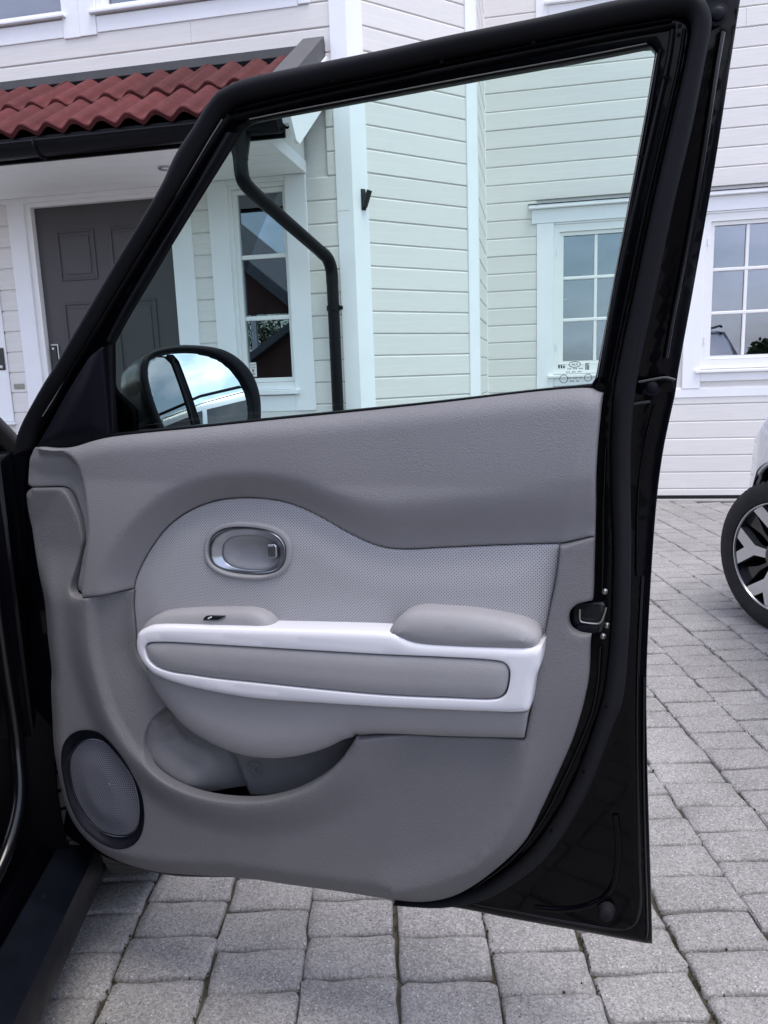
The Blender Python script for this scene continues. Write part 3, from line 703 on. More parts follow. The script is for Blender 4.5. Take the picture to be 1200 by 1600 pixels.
# verge: metal capping on a white bargeboard
def vp(s, up): return (EY_ - .06 + s * math.cos(sl) - up * math.sin(sl), EZ_ + s * math.sin(sl) + up * math.cos(sl))
VL = (YE - .004 - (EY_ - .06)) / math.cos(sl)
pp(MB().prism([vp(-.02, .115), vp(VL + .03, .115), vp(VL + .03, .105), vp(-.02, .105)], 'x', XV - .115, XV + .012).prism([vp(-.02, .1045), vp(VL + .03, .1045), vp(VL + .03, .02), vp(-.02, .02)], 'x', XV + .0035, XV + .012).build('verge_capping', 'flashing'))
pp(MB().prism([vp(-.02, .103), vp(VL, .103), vp(VL, -.09), vp(.03, -.09), vp(-.02, -.06)], 'x', XV - .026, XV + .002).build('bargeboard', 'white_wood'))
pp(MB().prism([vp(-.03, .017), vp(VL, .017), vp(VL, -.185), vp(.045, -.185), vp(-.005, -.150)], 'x', XV + .0022, XV + .022).build('bargeboard', 'white_wood'))
# soffit of boards, fascia, gutter
for i in range(5):
    y0 = 4.105 + i * 0.144; pp(box('soffit_board', 'soffit', None, XL, -1.392, y0, y0 + 0.1405, 2.333, 2.350, 0.003))
pp(box('end_board', 'white_wood', None, -1.3915, -1.372, 4.10, 4.818, 2.328, 2.400, 0.003))
pp(MB().prism([(4.12, 2.401), (4.816, 2.401), (4.816, 2.83), (4.12, 2.45)], 'x', -1.3912, -1.379).build('end_panel', 'siding'))
pp(box('fascia', 'gutter_black', None, XL, XV - .03, 4.073, 4.094, 2.322, 2.455, 0.003))
gp = [(4.072 - 0.062 + 0.060 * math.cos(a), 2.385 + 0.060 * math.sin(a)) for a in [math.pi + math.pi * i / 12 for i in range(13)]]
gi = [(4.010 + 0.056 * math.cos(a), 2.386 + 0.056 * math.sin(a)) for a in [2 * math.pi - math.pi * i / 12 for i in range(13)]]
gut = MB().prism([(3.944, 2.388), (3.949, 2.392)] + gp[1:] + gi[:-1] , 'x', XL, XV - .030).build('gutter', 'gutter_black', None, True); pp(gut)
MB().tube([(XL, 3.951, 2.390), (XV - .03, 3.951, 2.390)], 0.007, 8).build('gutter_bead', 'gutter_black', None, True); pp(bpy.data.objects['gutter_bead'])
for xb in (-2.62, -3.22, -3.82): pp(MB().tube([(xb, 3.945 + 0.0, 2.398)] + [(xb, 4.010 + 0.066 * math.cos(a), 2.385 + 0.066 * math.sin(a)) for a in [math.pi + math.pi * i / 8 for i in range(9)]], 0.008, 8).build('gutter_bracket', 'gutter_black', None, True))
pp(MB().lathe([(0.0, .050), (-.006, .048), (-.006, .034), (0.02, .030), (0.02, .001)], 24, 'z', (-2.1134, 4.4517, 2.331)).build('soffit_lamp', 'steel', None, True))
# downpipe: outlet, offset bends, straight run with bracket
dpp = empty('downpipe', (-1.33, 4.76, 0.1)); DO = Vector((-1.33, 4.76, 0.1)); hp(dpp)
def dq(o): o.parent = dpp; o.matrix_parent_inverse = Matrix.Translation(-DO); return o
OX = -1.490
bend = catmull([(OX, 4.010, 2.30), (OX, 4.010, 2.160), (OX + .004, 4.022, 2.118), (OX + .022, 4.080, 2.078), (OX + .070, 4.22, 2.020)], 6)
run = [(OX + .070, 4.22, 2.020), (-1.262, 4.66, 1.838)]
bend2 = catmull([(-1.262, 4.66, 1.838), (-1.238, 4.72, 1.805), (-1.2255, 4.750, 1.745), (-1.2235, 4.755, 1.66)], 6)
dq(MB().tube([(OX, 4.010, 2.345), (OX, 4.010, 2.325), (OX, 4.010, 2.225), (OX, 4.010, 2.215)], [.062, .060, .040, .041], 20).build('outlet', 'gutter_black', None, True))
dq(MB().tube(list(bend), 0.038, 20).build('upper_bend', 'gutter_black', None, True)); dq(MB().tube(run, 0.0365, 20).build('offset_pipe', 'gutter_black', None, True))
dq(MB().tube(list(bend2), 0.038, 20).build('lower_bend', 'gutter_black', None, True)); dq(MB().tube([(-1.2235, 4.755, 1.70), (-1.2235, 4.755, 0.08)], 0.0365, 20).build('straight_pipe', 'gutter_black', None, True))
dq(MB().tube([(-1.2235, 4.755, 1.50), (-1.2235, 4.755, 1.53)], 0.043, 20).tube([(-1.2235, 4.755, 1.515), (-1.2235, 4.84, 1.515)], 0.010, 8).tube([(-1.178, 4.755, 1.515), (-1.165, 4.755, 1.515)], .012, 8).build('pipe_bracket', 'gutter_black', None, True))
# flag-pole bracket on the bay corner board
hk = empty('flag_bracket', (XC + .055, YE + .02, 2.1)); KO = Vector((XC + .055, YE + .02, 2.1)); hp(hk)
nrm45 = Vector((math.sin(R_(45)), -math.cos(R_(45)), 0)); d45 = Vector((math.cos(R_(45)), math.sin(R_(45)), 0))
bp0 = Vector((XC, YE, 0)) + d45 * 0.062 + nrm45 * 0.031
b = MB(); b.box(-0.017, 0.017, -0.006, 0.0, -0.062, 0.062, 0.003); o = b.build('bracket_plate', 'dark_iron', hk, fix=False, loc=(bp0 - KO + Vector((0, 0, 2.160)))[:], rot=(0, 0, R_(45)))
MB().tube([bp0 - KO + Vector((0, 0, 2.115)) + nrm45 * .012, bp0 - KO + Vector((0, 0, 2.205)) + nrm45 * .055 + d45 * .012], .017, 14).build('pole_socket', 'dark_iron', hk, True)

# ---------------------------------------------------------------- black car with the open door
CAZ = -4.0                                            # car heading relative to the paving rows
car = empty('black_car', (*RF(-0.626, 1.329), 0), -HEAD - R_(CAZ))     # local x right, y forward, origin at the door hinge
tag(car, 'black car with its front passenger door wide open, nearest the camera', 'car')
DOOR_O = Vector((-0.87459,1.1807,0.0)); DOOR_RZ = math.atan2(-0.151095, 0.988519)
# the painted shell: silhouette with window opening
SIL = [(-0.0376,0.9265),(-0.0525,0.7606),(-0.0747,0.573),(-0.0942,0.4015),(-0.0818,0.2931),(-0.0309,0.2312),(0.0596,0.2012),(0.192,0.1923),(0.3629,0.2206),(0.5283,0.2344),(0.5821,0.2372),(0.6789,0.2434)]
SILB = [(0.6754,0.2365),(0.7407,0.2477),(0.8441,0.2497),(0.9606,0.2528),(1.0341,0.2544),(1.0511,0.2554)]
SILR = [(1.0511,0.2554),(1.0472,0.3398),(1.044,0.4009),(1.037,0.5445),(1.0331,0.6732),(1.0355,0.8107),(1.0406,0.9292),(1.0468,0.9917),(1.0534,1.0325),(1.0592,1.0657),(1.0609,1.0848),(1.0744,1.1823),(1.093,1.3215),(1.1036,1.4171),(1.1109,1.4827),(1.1134,1.5057)]
SILT = [(1.1127,1.5018),(1.0859,1.5043),(1.0478,1.5016),(0.986,1.4971),(0.9036,1.4939),(0.7897,1.4925),(0.7079,1.4902),(0.5793,1.4888),(0.5101,1.4854),(0.4888,1.4801),(0.4764,1.4765),(0.4607,1.4656),(0.4317,1.4396),(0.3957,1.4085),(0.3636,1.3704),(0.1597,1.1757),(0.1164,1.1329),(0.0816,1.1017),(0.0404,1.0609),(0.02,1.0381),(0.0004,1.0137),(-0.0182,0.9843),(-0.0376,0.9265)]
GLS = [(0.2029,1.0223),(0.2172,1.1002),(0.2326,1.1717),(0.4262,1.3587),(0.5005,1.4289),(0.5152,1.4362),(0.5759,1.438),(0.7085,1.4403),(0.8297,1.4425),(0.9407,1.4438),(1.0197,1.4461),(1.0258,1.4421),(1.0247,1.4324),(1.0176,1.3873),(1.0018,1.2994),(0.9847,1.2085),(0.9702,1.126),(0.9625,1.0851),(0.9562,1.0764),(0.8881,1.0717),(0.7592,1.0594),(0.6157,1.0477),(0.3547,1.0281)]
SEAL_A, SEAL_B = ([(-0.0011,0.9843),(0.0176,1.0198),(0.0369,1.0437),(0.0582,1.0659),(0.0987,1.1059),(0.1328,1.1364),(0.1753,1.1782),(0.2809,1.2791),(0.3753,1.3687),(0.4068,1.4059),(0.4421,1.4363),(0.4705,1.4618),(0.486,1.4724),(0.4982,1.476),(0.5208,1.4809),(0.5886,1.4834),(0.7145,1.4847),(0.7947,1.4869),(0.9064,1.4881),(0.9871,1.4906),(1.035,1.4896),(1.0574,1.4863),(1.0722,1.4779),(1.0796,1.4662),(1.082,1.4552),(1.0776,1.4249),(1.0661,1.3569),(1.0522,1.293),(1.0328,1.1899),(1.013,1.0813),(1.0072,1.013),(1.0075,0.9459),(1.0099,0.8695),(1.0104,0.7625),(1.0093,0.7373),(1.0036,0.6506),(0.9884,0.6017),(0.9678,0.5333),(0.9411,0.4664),(0.9041,0.3993),(0.8693,0.3587),(0.8106,0.3097),(0.7495,0.2841),(0.7022,0.2759),(0.6646,0.2721)],[(0.0343,0.9955),(0.0519,1.024),(0.0713,1.0497),(0.0917,1.0706),(0.1266,1.103),(0.1591,1.1344),(0.2065,1.1796),(0.3108,1.2803),(0.4049,1.3688),(0.433,1.3972),(0.4621,1.4245),(0.4811,1.4436),(0.492,1.4505),(0.5025,1.4552),(0.5238,1.4575),(0.5908,1.4593),(0.7143,1.4628),(0.7958,1.4656),(0.9074,1.4679),(0.986,1.469),(1.0343,1.469),(1.0472,1.468),(1.0563,1.4659),(1.061,1.4586),(1.0613,1.449),(1.0578,1.4236),(1.0441,1.3597),(1.0301,1.2953),(1.0095,1.1915),(0.9878,1.0781),(0.983,1.0132),(0.9836,0.9456),(0.9881,0.8686),(0.9874,0.7607),(0.9862,0.7353),(0.9782,0.6552),(0.9611,0.5866),(0.938,0.5158),(0.9076,0.4483),(0.8713,0.3897),(0.8405,0.3571),(0.7958,0.3196),(0.7394,0.293),(0.6992,0.282),(0.6647,0.2756)])
shell_loop = loop(curve(SIL, .01), curve(SILB, .008), curve(SILR, .01), curve(SILT, .01))
glass_loop = resample(np.array(GLS), 0.008, True)
seal_mid = (catmull(SEAL_A, 6) + catmull(SEAL_B, 6)) / 2
seal_out = catmull(SEAL_A, 6)
seal_poly = np.vstack([seal_mid, [(0.0, 0.25), (0.0, 0.9)]])
def shell_h(P):
    d = dist(P, seal_mid); s = np.where(inside(P, seal_poly), d, -d)
    h = -0.026 + 0.022 * sm((s + 0.012) / 0.020) - 0.055 * sm((s - 0.075) / 0.03) * sm((P[:, 0] - 0.10) / 0.05)
    return h - 0.010 * (1 - sm(dist(P, shell_loop, True) / 0.014)) * (s < 0)
door = panel('door', shell_loop, shell_h, 'car_black', car, holes=[glass_loop], fillet=0.003, res=0.011, skirt=0.012, gap=0)
door['label'] = 'wide open front door seen from inside, grey trim panel and clear window'
door.matrix_world = Matrix.Identity(4)
door.parent = None; door.location = DOOR_O; door.rotation_euler = (0, 0, DOOR_RZ)
def keep_parent(o, p):
    pm = Matrix.Translation(p.location) @ Matrix.Rotation(p.rotation_euler.z, 4, 'Z'); o.parent = p; o.matrix_parent_inverse = pm.inverted()
keep_parent(door, car)
skin_loop = loop(curve(SIL, .012), curve(SILB, .012), curve(SILR, .012)); skin_loop = skin_loop[skin_loop[:, 1] < 1.02]
def skin_map(V, H): return np.stack([V[:, 0], -(nbase(V[:, 1]) + H), V[:, 1]], 1)
sk = panel('outer_skin', skin_loop, lambda P: -0.074 - 0.02 * sm(dist(P, skin_loop, True) / .12), 'car_black', door, fillet=0.003, res=0.02, skirt=0.0, back=-0.040)
# --- trim pieces
TOP = curve([(0.0524,1.0008),(0.077,1.0018),(0.1019,1.0002),(0.127,1.0007),(0.1499,1.0038),(0.1731,1.0095),(0.1957,1.0141),(0.2254,1.0186),(0.3722,1.0299),(0.5047,1.0404),(0.6267,1.0495),(0.7664,1.0608),(0.8936,1.0724),(0.9507,1.0753),(0.96,1.0742),(0.9661,1.0705),(0.9738,1.0679)])
RU = curve([(0.9738,1.0679),(0.9724,1.0513),(0.9679,0.9969),(0.9657,0.9482),(0.9653,0.9146),(0.965,0.8789)])
SR = curve([(0.9224,0.8729),(0.9421,0.8763),(0.9656,0.8806)])
SR[-1] = RU[-1]
IT = curve([(0.2359,0.7685),(0.2415,0.785),(0.2539,0.8072),(0.2827,0.8457),(0.3161,0.8782),(0.3598,0.9039),(0.4069,0.9191),(0.4519,0.924),(0.5005,0.9226),(0.537,0.9153),(0.5775,0.8992),(0.617,0.8787),(0.6511,0.8639),(0.6753,0.8574),(0.7041,0.8559),(0.7696,0.8615),(0.8585,0.8689),(0.9227,0.8733)])
SL = curve([(0.0311,0.9306),(0.0614,0.9316),(0.0939,0.9327),(0.1083,0.9303),(0.1188,0.9203),(0.1296,0.9022),(0.1385,0.8798),(0.1424,0.8594),(0.1433,0.8453),(0.1351,0.8231),(0.1227,0.7893),(0.1151,0.7665),(0.1183,0.7555),(0.1421,0.7537),(0.1849,0.7598),(0.2359,0.7685)], .004)
LU = curve([(0.021,0.9289),(0.0233,0.9444),(0.0336,0.9733),(0.0438,0.9899),(0.0524,1.0008)])
LU[0] = SL[0]; LU[-1] = TOP[0]; SL[-1] = IT[0]; SR[0] = IT[-1]
SC = curve([(0.1774,0.754),(0.1931,0.7983),(0.2167,0.8368),(0.2524,0.8779),(0.305,0.9202),(0.3542,0.946),(0.4127,0.9606),(0.4682,0.9679),(0.5204,0.9665),(0.5702,0.9577),(0.6185,0.9427),(0.6615,0.9326),(0.6851,0.9304),(0.7315,0.934),(0.8202,0.9461),(0.8834,0.954),(0.928,0.9605),(0.9901,0.9711)], .008)
SCP = np.vstack([SC, [(1.0249,0.756),(0.1658,0.6813)]])
CRU = curve([(0.964,1.0814),(0.9557,1.0492),(0.9471,1.0097),(0.9351,0.944),(0.9234,0.8769),(0.9171,0.834)], .008); CRUP = np.vstack([CRU, [(1.023,0.84),(1.018,1.0858)]])
LA = curve([(0.0714,1.0027),(0.0995,0.9995),(0.1275,0.9975),(0.1448,0.9902),(0.1601,0.9756),(0.1676,0.9526),(0.1734,0.9256),(0.176,0.8964),(0.1761,0.8669),(0.1681,0.8239),(0.1478,0.7465)], .006); LAP = np.vstack([LA, [(-0.1531,0.7259),(-0.0912,1.0139)]])
def h_upper(P):
    dI, dC = dist(P, np.vstack([IT, SR])), dist(P, SC); below = inside(P, SCP)
    h = np.where(below, 0.032 + 0.026 * sm(dI / (dI + dC + 1e-6)) ** 0.9, 0.058 - 0.020 * np.clip(dC / 0.15, 0, 1) ** 1.3)
    dr_ = dist(P, CRU); right = inside(P, CRUP); h = np.where(right, h - 0.60 * np.maximum(0, dr_ - .004), h)
    dl_ = dist(P, LA); left = inside(P, LAP); h = np.where(left, h - 0.017 * sm(dl_ / 0.016) - 0.14 * dl_, h)
    dt = dist(P, TOP); h = h - 0.020 * (1 - np.sqrt(np.maximum(0, 1 - (1 - np.clip(dt / 0.028, 0, 1)) ** 2)))
    dsl = dist(P, SL); h = h - np.where(left, 0.006 * (1 - sm(dsl / 0.009)), 0)
    return np.maximum(h, 0.014)
upper_loop = loop(LU, TOP, RU, SR[::-1], IT[::-1], SL[::-1])
panel('upper_trim', upper_loop, h_upper, 'trim_upper', door, fillet=0.0035, res=0.0065, skirt=0.03)
IL = curve([(0.2375,0.7691),(0.2331,0.7416),(0.2326,0.7141),(0.2319,0.6841),(0.2307,0.6617),(0.2377,0.6445),(0.2511,0.6267)], .004); IL[0] = IT[0]
IR = curve([(0.9231,0.8742),(0.9184,0.8299),(0.9102,0.7853),(0.9018,0.737)]); IR[0] = IT[-1]
insert_loop = loop(IL[::-1], IT, IR, curve([(0.9018,0.737),(0.8933,0.7162),(0.6712,0.7099),(0.4593,0.6961),(0.2802,0.6747),(0.2527,0.6276)]))
def h_insert(P): return 0.031 + 0.008 * sm(dist(P, insert_loop, True) / 0.06)
BZ = resample(np.array([(0.5343,0.8431),(0.533,0.8357),(0.5313,0.8303),(0.529,0.8255),(0.5262,0.8211),(0.5227,0.8172),(0.5188,0.8136),(0.5142,0.8104),(0.5091,0.8075),(0.5034,0.805),(0.4971,0.8028),(0.4903,0.8011),(0.4828,0.7997),(0.4746,0.7987),(0.4653,0.7982),(0.4527,0.798),(0.44,0.7983),(0.4307,0.799),(0.4226,0.8001),(0.4153,0.8015),(0.4087,0.8034),(0.4028,0.8057),(0.3975,0.8084),(0.393,0.8114),(0.3891,0.8149),(0.386,0.8187),(0.3835,0.8228),(0.3819,0.8274),(0.381,0.8325),(0.3809,0.8382),(0.3818,0.8459),(0.3834,0.8536),(0.3854,0.8592),(0.388,0.8642),(0.3911,0.8686),(0.3949,0.8726),(0.3992,0.8762),(0.4041,0.8793),(0.4095,0.8821),(0.4155,0.8845),(0.422,0.8865),(0.429,0.8881),(0.4366,0.8892),(0.4449,0.89),(0.4542,0.8903),(0.4666,0.8901),(0.4789,0.8895),(0.4878,0.8886),(0.4956,0.8874),(0.5025,0.8858),(0.5087,0.8839),(0.5142,0.8816),(0.5191,0.879),(0.5234,0.876),(0.527,0.8727),(0.5299,0.869),(0.5322,0.8651),(0.5338,0.8607),(0.5348,0.8559),(0.535,0.8505)]), .004, True); SV = resample(np.array([(0.5246,0.8427),(0.5235,0.8367),(0.522,0.8322),(0.52,0.8283),(0.5176,0.8248),(0.5146,0.8216),(0.5111,0.8187),(0.5071,0.816),(0.5026,0.8137),(0.4976,0.8117),(0.4921,0.8099),(0.4861,0.8085),(0.4796,0.8074),(0.4724,0.8066),(0.4643,0.8062),(0.4532,0.8061),(0.4421,0.8064),(0.4339,0.8069),(0.4268,0.8078),(0.4204,0.8091),(0.4146,0.8106),(0.4094,0.8125),(0.4048,0.8147),(0.4008,0.8171),(0.3974,0.8199),(0.3946,0.823),(0.3924,0.8264),(0.3909,0.8302),(0.3901,0.8343),(0.3899,0.8389),(0.3907,0.8452),(0.392,0.8515),(0.3937,0.856),(0.3958,0.86),(0.3985,0.8636),(0.4018,0.8669),(0.4055,0.8698),(0.4098,0.8724),(0.4145,0.8747),(0.4197,0.8766),(0.4254,0.8783),(0.4315,0.8795),(0.4382,0.8805),(0.4455,0.8811),(0.4536,0.8814),(0.4645,0.8812),(0.4754,0.8807),(0.4832,0.88),(0.4901,0.879),(0.4962,0.8777),(0.5017,0.8761),(0.5066,0.8743),(0.5109,0.8721),(0.5147,0.8697),(0.5179,0.867),(0.5205,0.864),(0.5226,0.8607),(0.524,0.8572),(0.5249,0.8532),(0.5251,0.8488)]), .004, True); CV = resample(np.array([(0.5093,0.84),(0.5086,0.8357),(0.5075,0.8325),(0.5061,0.8297),(0.5043,0.8272),(0.5021,0.8248),(0.4996,0.8227),(0.4966,0.8208),(0.4933,0.8191),(0.4895,0.8177),(0.4855,0.8164),(0.481,0.8153),(0.4761,0.8145),(0.4707,0.8139),(0.4647,0.8135),(0.4564,0.8133),(0.4481,0.8134),(0.442,0.8137),(0.4367,0.8142),(0.4319,0.815),(0.4276,0.8161),(0.4237,0.8173),(0.4202,0.8188),(0.4172,0.8205),(0.4146,0.8224),(0.4125,0.8246),(0.4108,0.8269),(0.4096,0.8295),(0.4089,0.8324),(0.4087,0.8357),(0.4091,0.8401),(0.4099,0.8445),(0.4111,0.8478),(0.4126,0.8506),(0.4145,0.8532),(0.4168,0.8555),(0.4196,0.8576),(0.4226,0.8595),(0.4261,0.8612),(0.43,0.8626),(0.4342,0.8639),(0.4387,0.8649),(0.4437,0.8656),(0.4491,0.8662),(0.4552,0.8665),(0.4634,0.8665),(0.4715,0.8663),(0.4775,0.8659),(0.4826,0.8653),(0.4872,0.8645),(0.4914,0.8634),(0.4951,0.8621),(0.4984,0.8607),(0.5013,0.859),(0.5038,0.8571),(0.5059,0.855),(0.5075,0.8527),(0.5086,0.8502),(0.5094,0.8474),(0.5096,0.8443)]), .003, True)
panel('perforated_insert', insert_loop, h_insert, 'perforated', door, holes=[offset(BZ, 0.004)], hole_fillet=0.001, fillet=0.004, res=0.010, skirt=0.02)
# lower trim
AB1 = curve([(0.2543,0.6286),(0.2702,0.6),(0.2902,0.5741)])
PK = curve([(0.2969,0.5789),(0.27,0.5599),(0.2501,0.5392),(0.2399,0.5149),(0.2398,0.4906),(0.2516,0.4679),(0.2801,0.4478),(0.3264,0.4343),(0.3751,0.4307),(0.429,0.4351),(0.476,0.4462),(0.528,0.469),(0.5712,0.4994),(0.6015,0.5314),(0.6272,0.5702)], .004)
AB3 = curve([(0.6251,0.5675),(0.6684,0.5759),(0.7665,0.5855),(0.8766,0.5974)])
BR = curve([(0.8769,0.5984),(0.8805,0.6187),(0.884,0.638),(0.8919,0.6871),(0.8987,0.7152),(0.903,0.7399)])
RL = curve([(0.965,0.8789),(0.9646,0.8462),(0.9642,0.8113),(0.9636,0.7928)]); NO = curve([(0.9636,0.7928),(0.9537,0.7912),(0.9438,0.7892),(0.9363,0.7811),(0.9339,0.7666),(0.9373,0.7551),(0.9458,0.7477),(0.9542,0.7462),(0.9625,0.7456)], .003)
RB = curve([(0.9625,0.7456),(0.961,0.731),(0.9599,0.6855),(0.9552,0.6536),(0.9412,0.5965),(0.918,0.5324),(0.8958,0.4754),(0.8728,0.4226),(0.8301,0.3685),(0.7806,0.3207),(0.745,0.2987),(0.7034,0.285),(0.6502,0.28),(0.5731,0.2757),(0.4805,0.2686),(0.3893,0.2625),(0.2927,0.2473),(0.2187,0.2382),(0.1569,0.2396),(0.1087,0.2493),(0.0815,0.2622),(0.0487,0.2897),(0.0305,0.3188),(0.0224,0.3458),(0.0156,0.3984),(0.0127,0.4459),(0.0178,0.5139),(0.0234,0.5745),(0.0283,0.5992),(0.0288,0.653),(0.0308,0.7308),(0.0261,0.7756),(0.0225,0.8303),(0.0194,0.8742),(0.0181,0.9144),(0.021,0.9289)])
AB1[0] = IL[-1]; PK[0] = AB1[-1]; AB3[0] = PK[-1]; BR[0] = AB3[-1]; BR[-1] = IR[-1]; RL[0] = RU[-1]; NO[0] = RL[-1]; RB[0] = NO[-1]; RB[-1] = SL[0]
lower_loop = loop(SL, IL, AB1, PK, AB3, BR, IR[::-1], SR, RL, NO, RB)
RIM = curve([(0.1697,0.7929),(0.1643,0.7601),(0.1601,0.7269),(0.1584,0.6824),(0.162,0.6379),(0.171,0.5934),(0.184,0.5492),(0.2091,0.5063),(0.2474,0.4679),(0.299,0.4412),(0.363,0.4287),(0.4227,0.4308),(0.4812,0.444),(0.5406,0.4701),(0.5865,0.5039),(0.6163,0.5376),(0.6385,0.5755),(0.6496,0.5971)], .008)
RIMP = np.vstack([RIM, [(0.6588,0.8207),(0.1765,0.8468)]])
CR = curve([(0.9356,0.9016),(0.9245,0.8759),(0.9133,0.8064),(0.9,0.7344),(0.8915,0.6882),(0.8836,0.6411),(0.8774,0.5933),(0.872,0.5494),(0.8554,0.4851),(0.8139,0.4069),(0.7632,0.3654),(0.7127,0.3378),(0.6712,0.3224)], .008)
CRP = np.vstack([CR, [(0.6452,0.1933),(1.0353,0.2921),(1.0214,0.9045)]])
RBR = np.vstack([RL, RB[:int(len(RB) * .50)]])
def h_lower(P):
    dR = dist(P, RIM); inr = inside(P, RIMP); dI = dist(P, np.vstack([IL, AB1]))
    h = np.where(inr, 0.058 - 0.009 * sm(dR / 0.012) - 0.016 * sm(1.15 * dR / (dR + dI + 1e-6)), 0.058 - 0.016 * sm(dR / 0.07))
    dc = dist(P, CR); rt = inside(P, CRP); de = dist(P, RBR); dl_ = dist(P, RB)
    hin = h + (0.047 - h) * (1 - sm(dc / 0.05)) * sm((P[:, 0] - 0.40) / 0.12)
    hin = 0.016 + (hin - 0.016) * sm(dl_ / 0.050) ** 0.6
    dla = dist(P, LA); lf = inside(P, LAP) & (P[:, 1] > 0.60)
    hin = np.where(lf, hin + (np.minimum(hin, 0.036 - 0.14 * dla) - hin) * sm(dla / 0.022) * sm((P[:, 1] - 0.735) / 0.10), hin)
    t = np.clip(de / (de + np.maximum(0, dc - 0.006 * sm(de / .03)) + 1e-4), 0, 1)
    return np.maximum(np.where(rt, 0.015 + 0.032 * t, hin), 0.012)
SO = resample(catmull([(0.1279,0.512),(0.1639,0.5072),(0.1943,0.4819),(0.2134,0.4396),(0.2229,0.3933),(0.2216,0.3569),(0.2101,0.3243),(0.1888,0.3018),(0.1588,0.2899),(0.1218,0.2941),(0.0827,0.3197),(0.0593,0.3598),(0.05,0.4083),(0.0531,0.4521),(0.0689,0.4849),(0.0954,0.5053)], 6, True), .004, True)
panel('lower_trim', lower_loop, h_lower, 'trim_lower', door, holes=[offset(SO, 0.002)], hole_fillet=0.001, fillet=0.0035, res=0.0075, skirt=0.016)
# map pocket behind the rim, with the bottle-holder hollow
AB2 = curve([(0.2902,0.5741),(0.3151,0.549),(0.3453,0.5304),(0.3804,0.5172),(0.4235,0.5077),(0.4617,0.5077),(0.5007,0.5133),(0.5414,0.5256),(0.5791,0.5426),(0.6043,0.5576),(0.6234,0.5654)]); AB2[0] = PK[0]; AB2[-1] = PK[-1]
RIDGE = curve([(0.2529,0.5638),(0.2606,0.5352),(0.2765,0.4981),(0.3105,0.4885),(0.3491,0.4809),(0.3668,0.4682),(0.3777,0.4486),(0.3881,0.4231),(0.3935,0.3801)], .005); RIDP = np.vstack([RIDGE, [(0.1447,0.3376),(0.1692,0.5541)]])
pocket_loop = resample(offset(resample(loop(PK, AB2[::-1]), .012, True), -0.026), .006, True)
PKL = PK[:int(len(PK) * .36)]
def h_pocket(P):
    dr_ = dist(P, RIDGE); lf = inside(P, RIDP); dk = dist(P, PKL)
    a = 0.036 - 0.066 * sm(dk / 0.085) - 0.004 * sm(dk / .05) * sm((.03 - dr_) / .03)
    c = -0.006 - 0.004 * sm((0.60 - P[:, 1]) / 0.15)
    return np.where(lf, a, np.minimum(a, c) + (c - np.minimum(a, c)) * sm(dr_ / 0.009))
panel('map_pocket', pocket_loop, h_pocket, 'trim_lower', door, fillet=0.002, res=0.006, skirt=0.01, gap=0)
EC = (0.418,0.4558)
EY0 = 0.0078
def ring_xz(c, r, rad, n=28, ys=0.0078, a0=0, a1=2 * math.pi): return [(c[0] + r * math.cos(a0 + (a1 - a0) * i / n), ys, c[1] + r * math.sin(a0 + (a1 - a0) * i / n)) for i in range(n + 1)]
MB().tube(ring_xz(EC, 0.0135, .0008), 0.0009, 6, False).tube([(EC[0] - .007, EY0, EC[1] + .004), (EC[0] - .002, EY0, EC[1] + .001), (EC[0] + .001, EY0, EC[1] - .005), (EC[0] + .004, EY0, EC[1] + .006), (EC[0] + .007, EY0, EC[1] - .006)], 0.0008, 6).build('pocket_emblem', 'trim_lower', door, True)
# armrest: base, white frame, centre pad, two upper pads
base_loop = loop(AB1, AB2, AB3, curve([(0.8774,0.5999),(0.8845,0.6431)]), curve([(0.8853,0.6454),(0.7703,0.6392),(0.674,0.6318),(0.5365,0.624),(0.406,0.623),(0.2998,0.6343),(0.2765,0.6473),(0.2653,0.6352)]))
def h_base(P): d = dist(P, np.vstack([AB1, AB2, AB3])); return 0.038 + 0.026 * np.sqrt(np.clip(d / 0.055, 0, 1) * (2 - np.clip(d / 0.055, 0, 1)))
panel('armrest_base', base_loop, h_base, 'trim_pad', door, fillet=0.0035, res=0.007, skirt=0.03)
WT = curve([(0.2668,0.697),(0.2722,0.7123),(0.2877,0.7215),(0.3073,0.7263),(0.4119,0.7331),(0.5207,0.7389),(0.6876,0.7474),(0.7045,0.7465),(0.7247,0.739),(0.7431,0.7369),(0.7793,0.7378),(0.8449,0.7405),(0.8871,0.7426),(0.9012,0.7465),(0.9077,0.7514)])
WB = curve([(0.9077,0.7514),(0.9037,0.7196),(0.8971,0.6994),(0.8912,0.663),(0.8886,0.6546),(0.881,0.6509),(0.8221,0.6446),(0.6834,0.634),(0.6342,0.631),(0.5492,0.6264),(0.4773,0.6231),(0.4219,0.6245),(0.3649,0.6287),(0.3184,0.6364),(0.2917,0.6459),(0.273,0.6644),(0.2663,0.681),(0.2668,0.697)])
white_loop = loop(WT, WB)
PD = [(0.2857,0.6835),(0.2858,0.6898),(0.2925,0.6968),(0.3109,0.7005),(0.4107,0.7052),(0.5553,0.7103),(0.6871,0.7153),(0.7794,0.7199),(0.8451,0.7217),(0.8579,0.7193),(0.863,0.7109),(0.8629,0.6966),(0.8585,0.6781),(0.8516,0.6701),(0.8403,0.6661),(0.7782,0.6607),(0.6848,0.6543),(0.5858,0.6519),(0.4804,0.6509),(0.406,0.6502),(0.3683,0.6514),(0.3298,0.6527),(0.3018,0.6595),(0.2886,0.671)]
pad_loop = resample(catmull(PD, 6, True), 0.005, True)
panel('armrest_frame', white_loop, lambda P: 0.080 + 0 * P[:, 0], 'trim_white', door, holes=[pad_loop], fillet=0.0085, hole_fillet=0.0015, res=0.008, skirt=0.05)
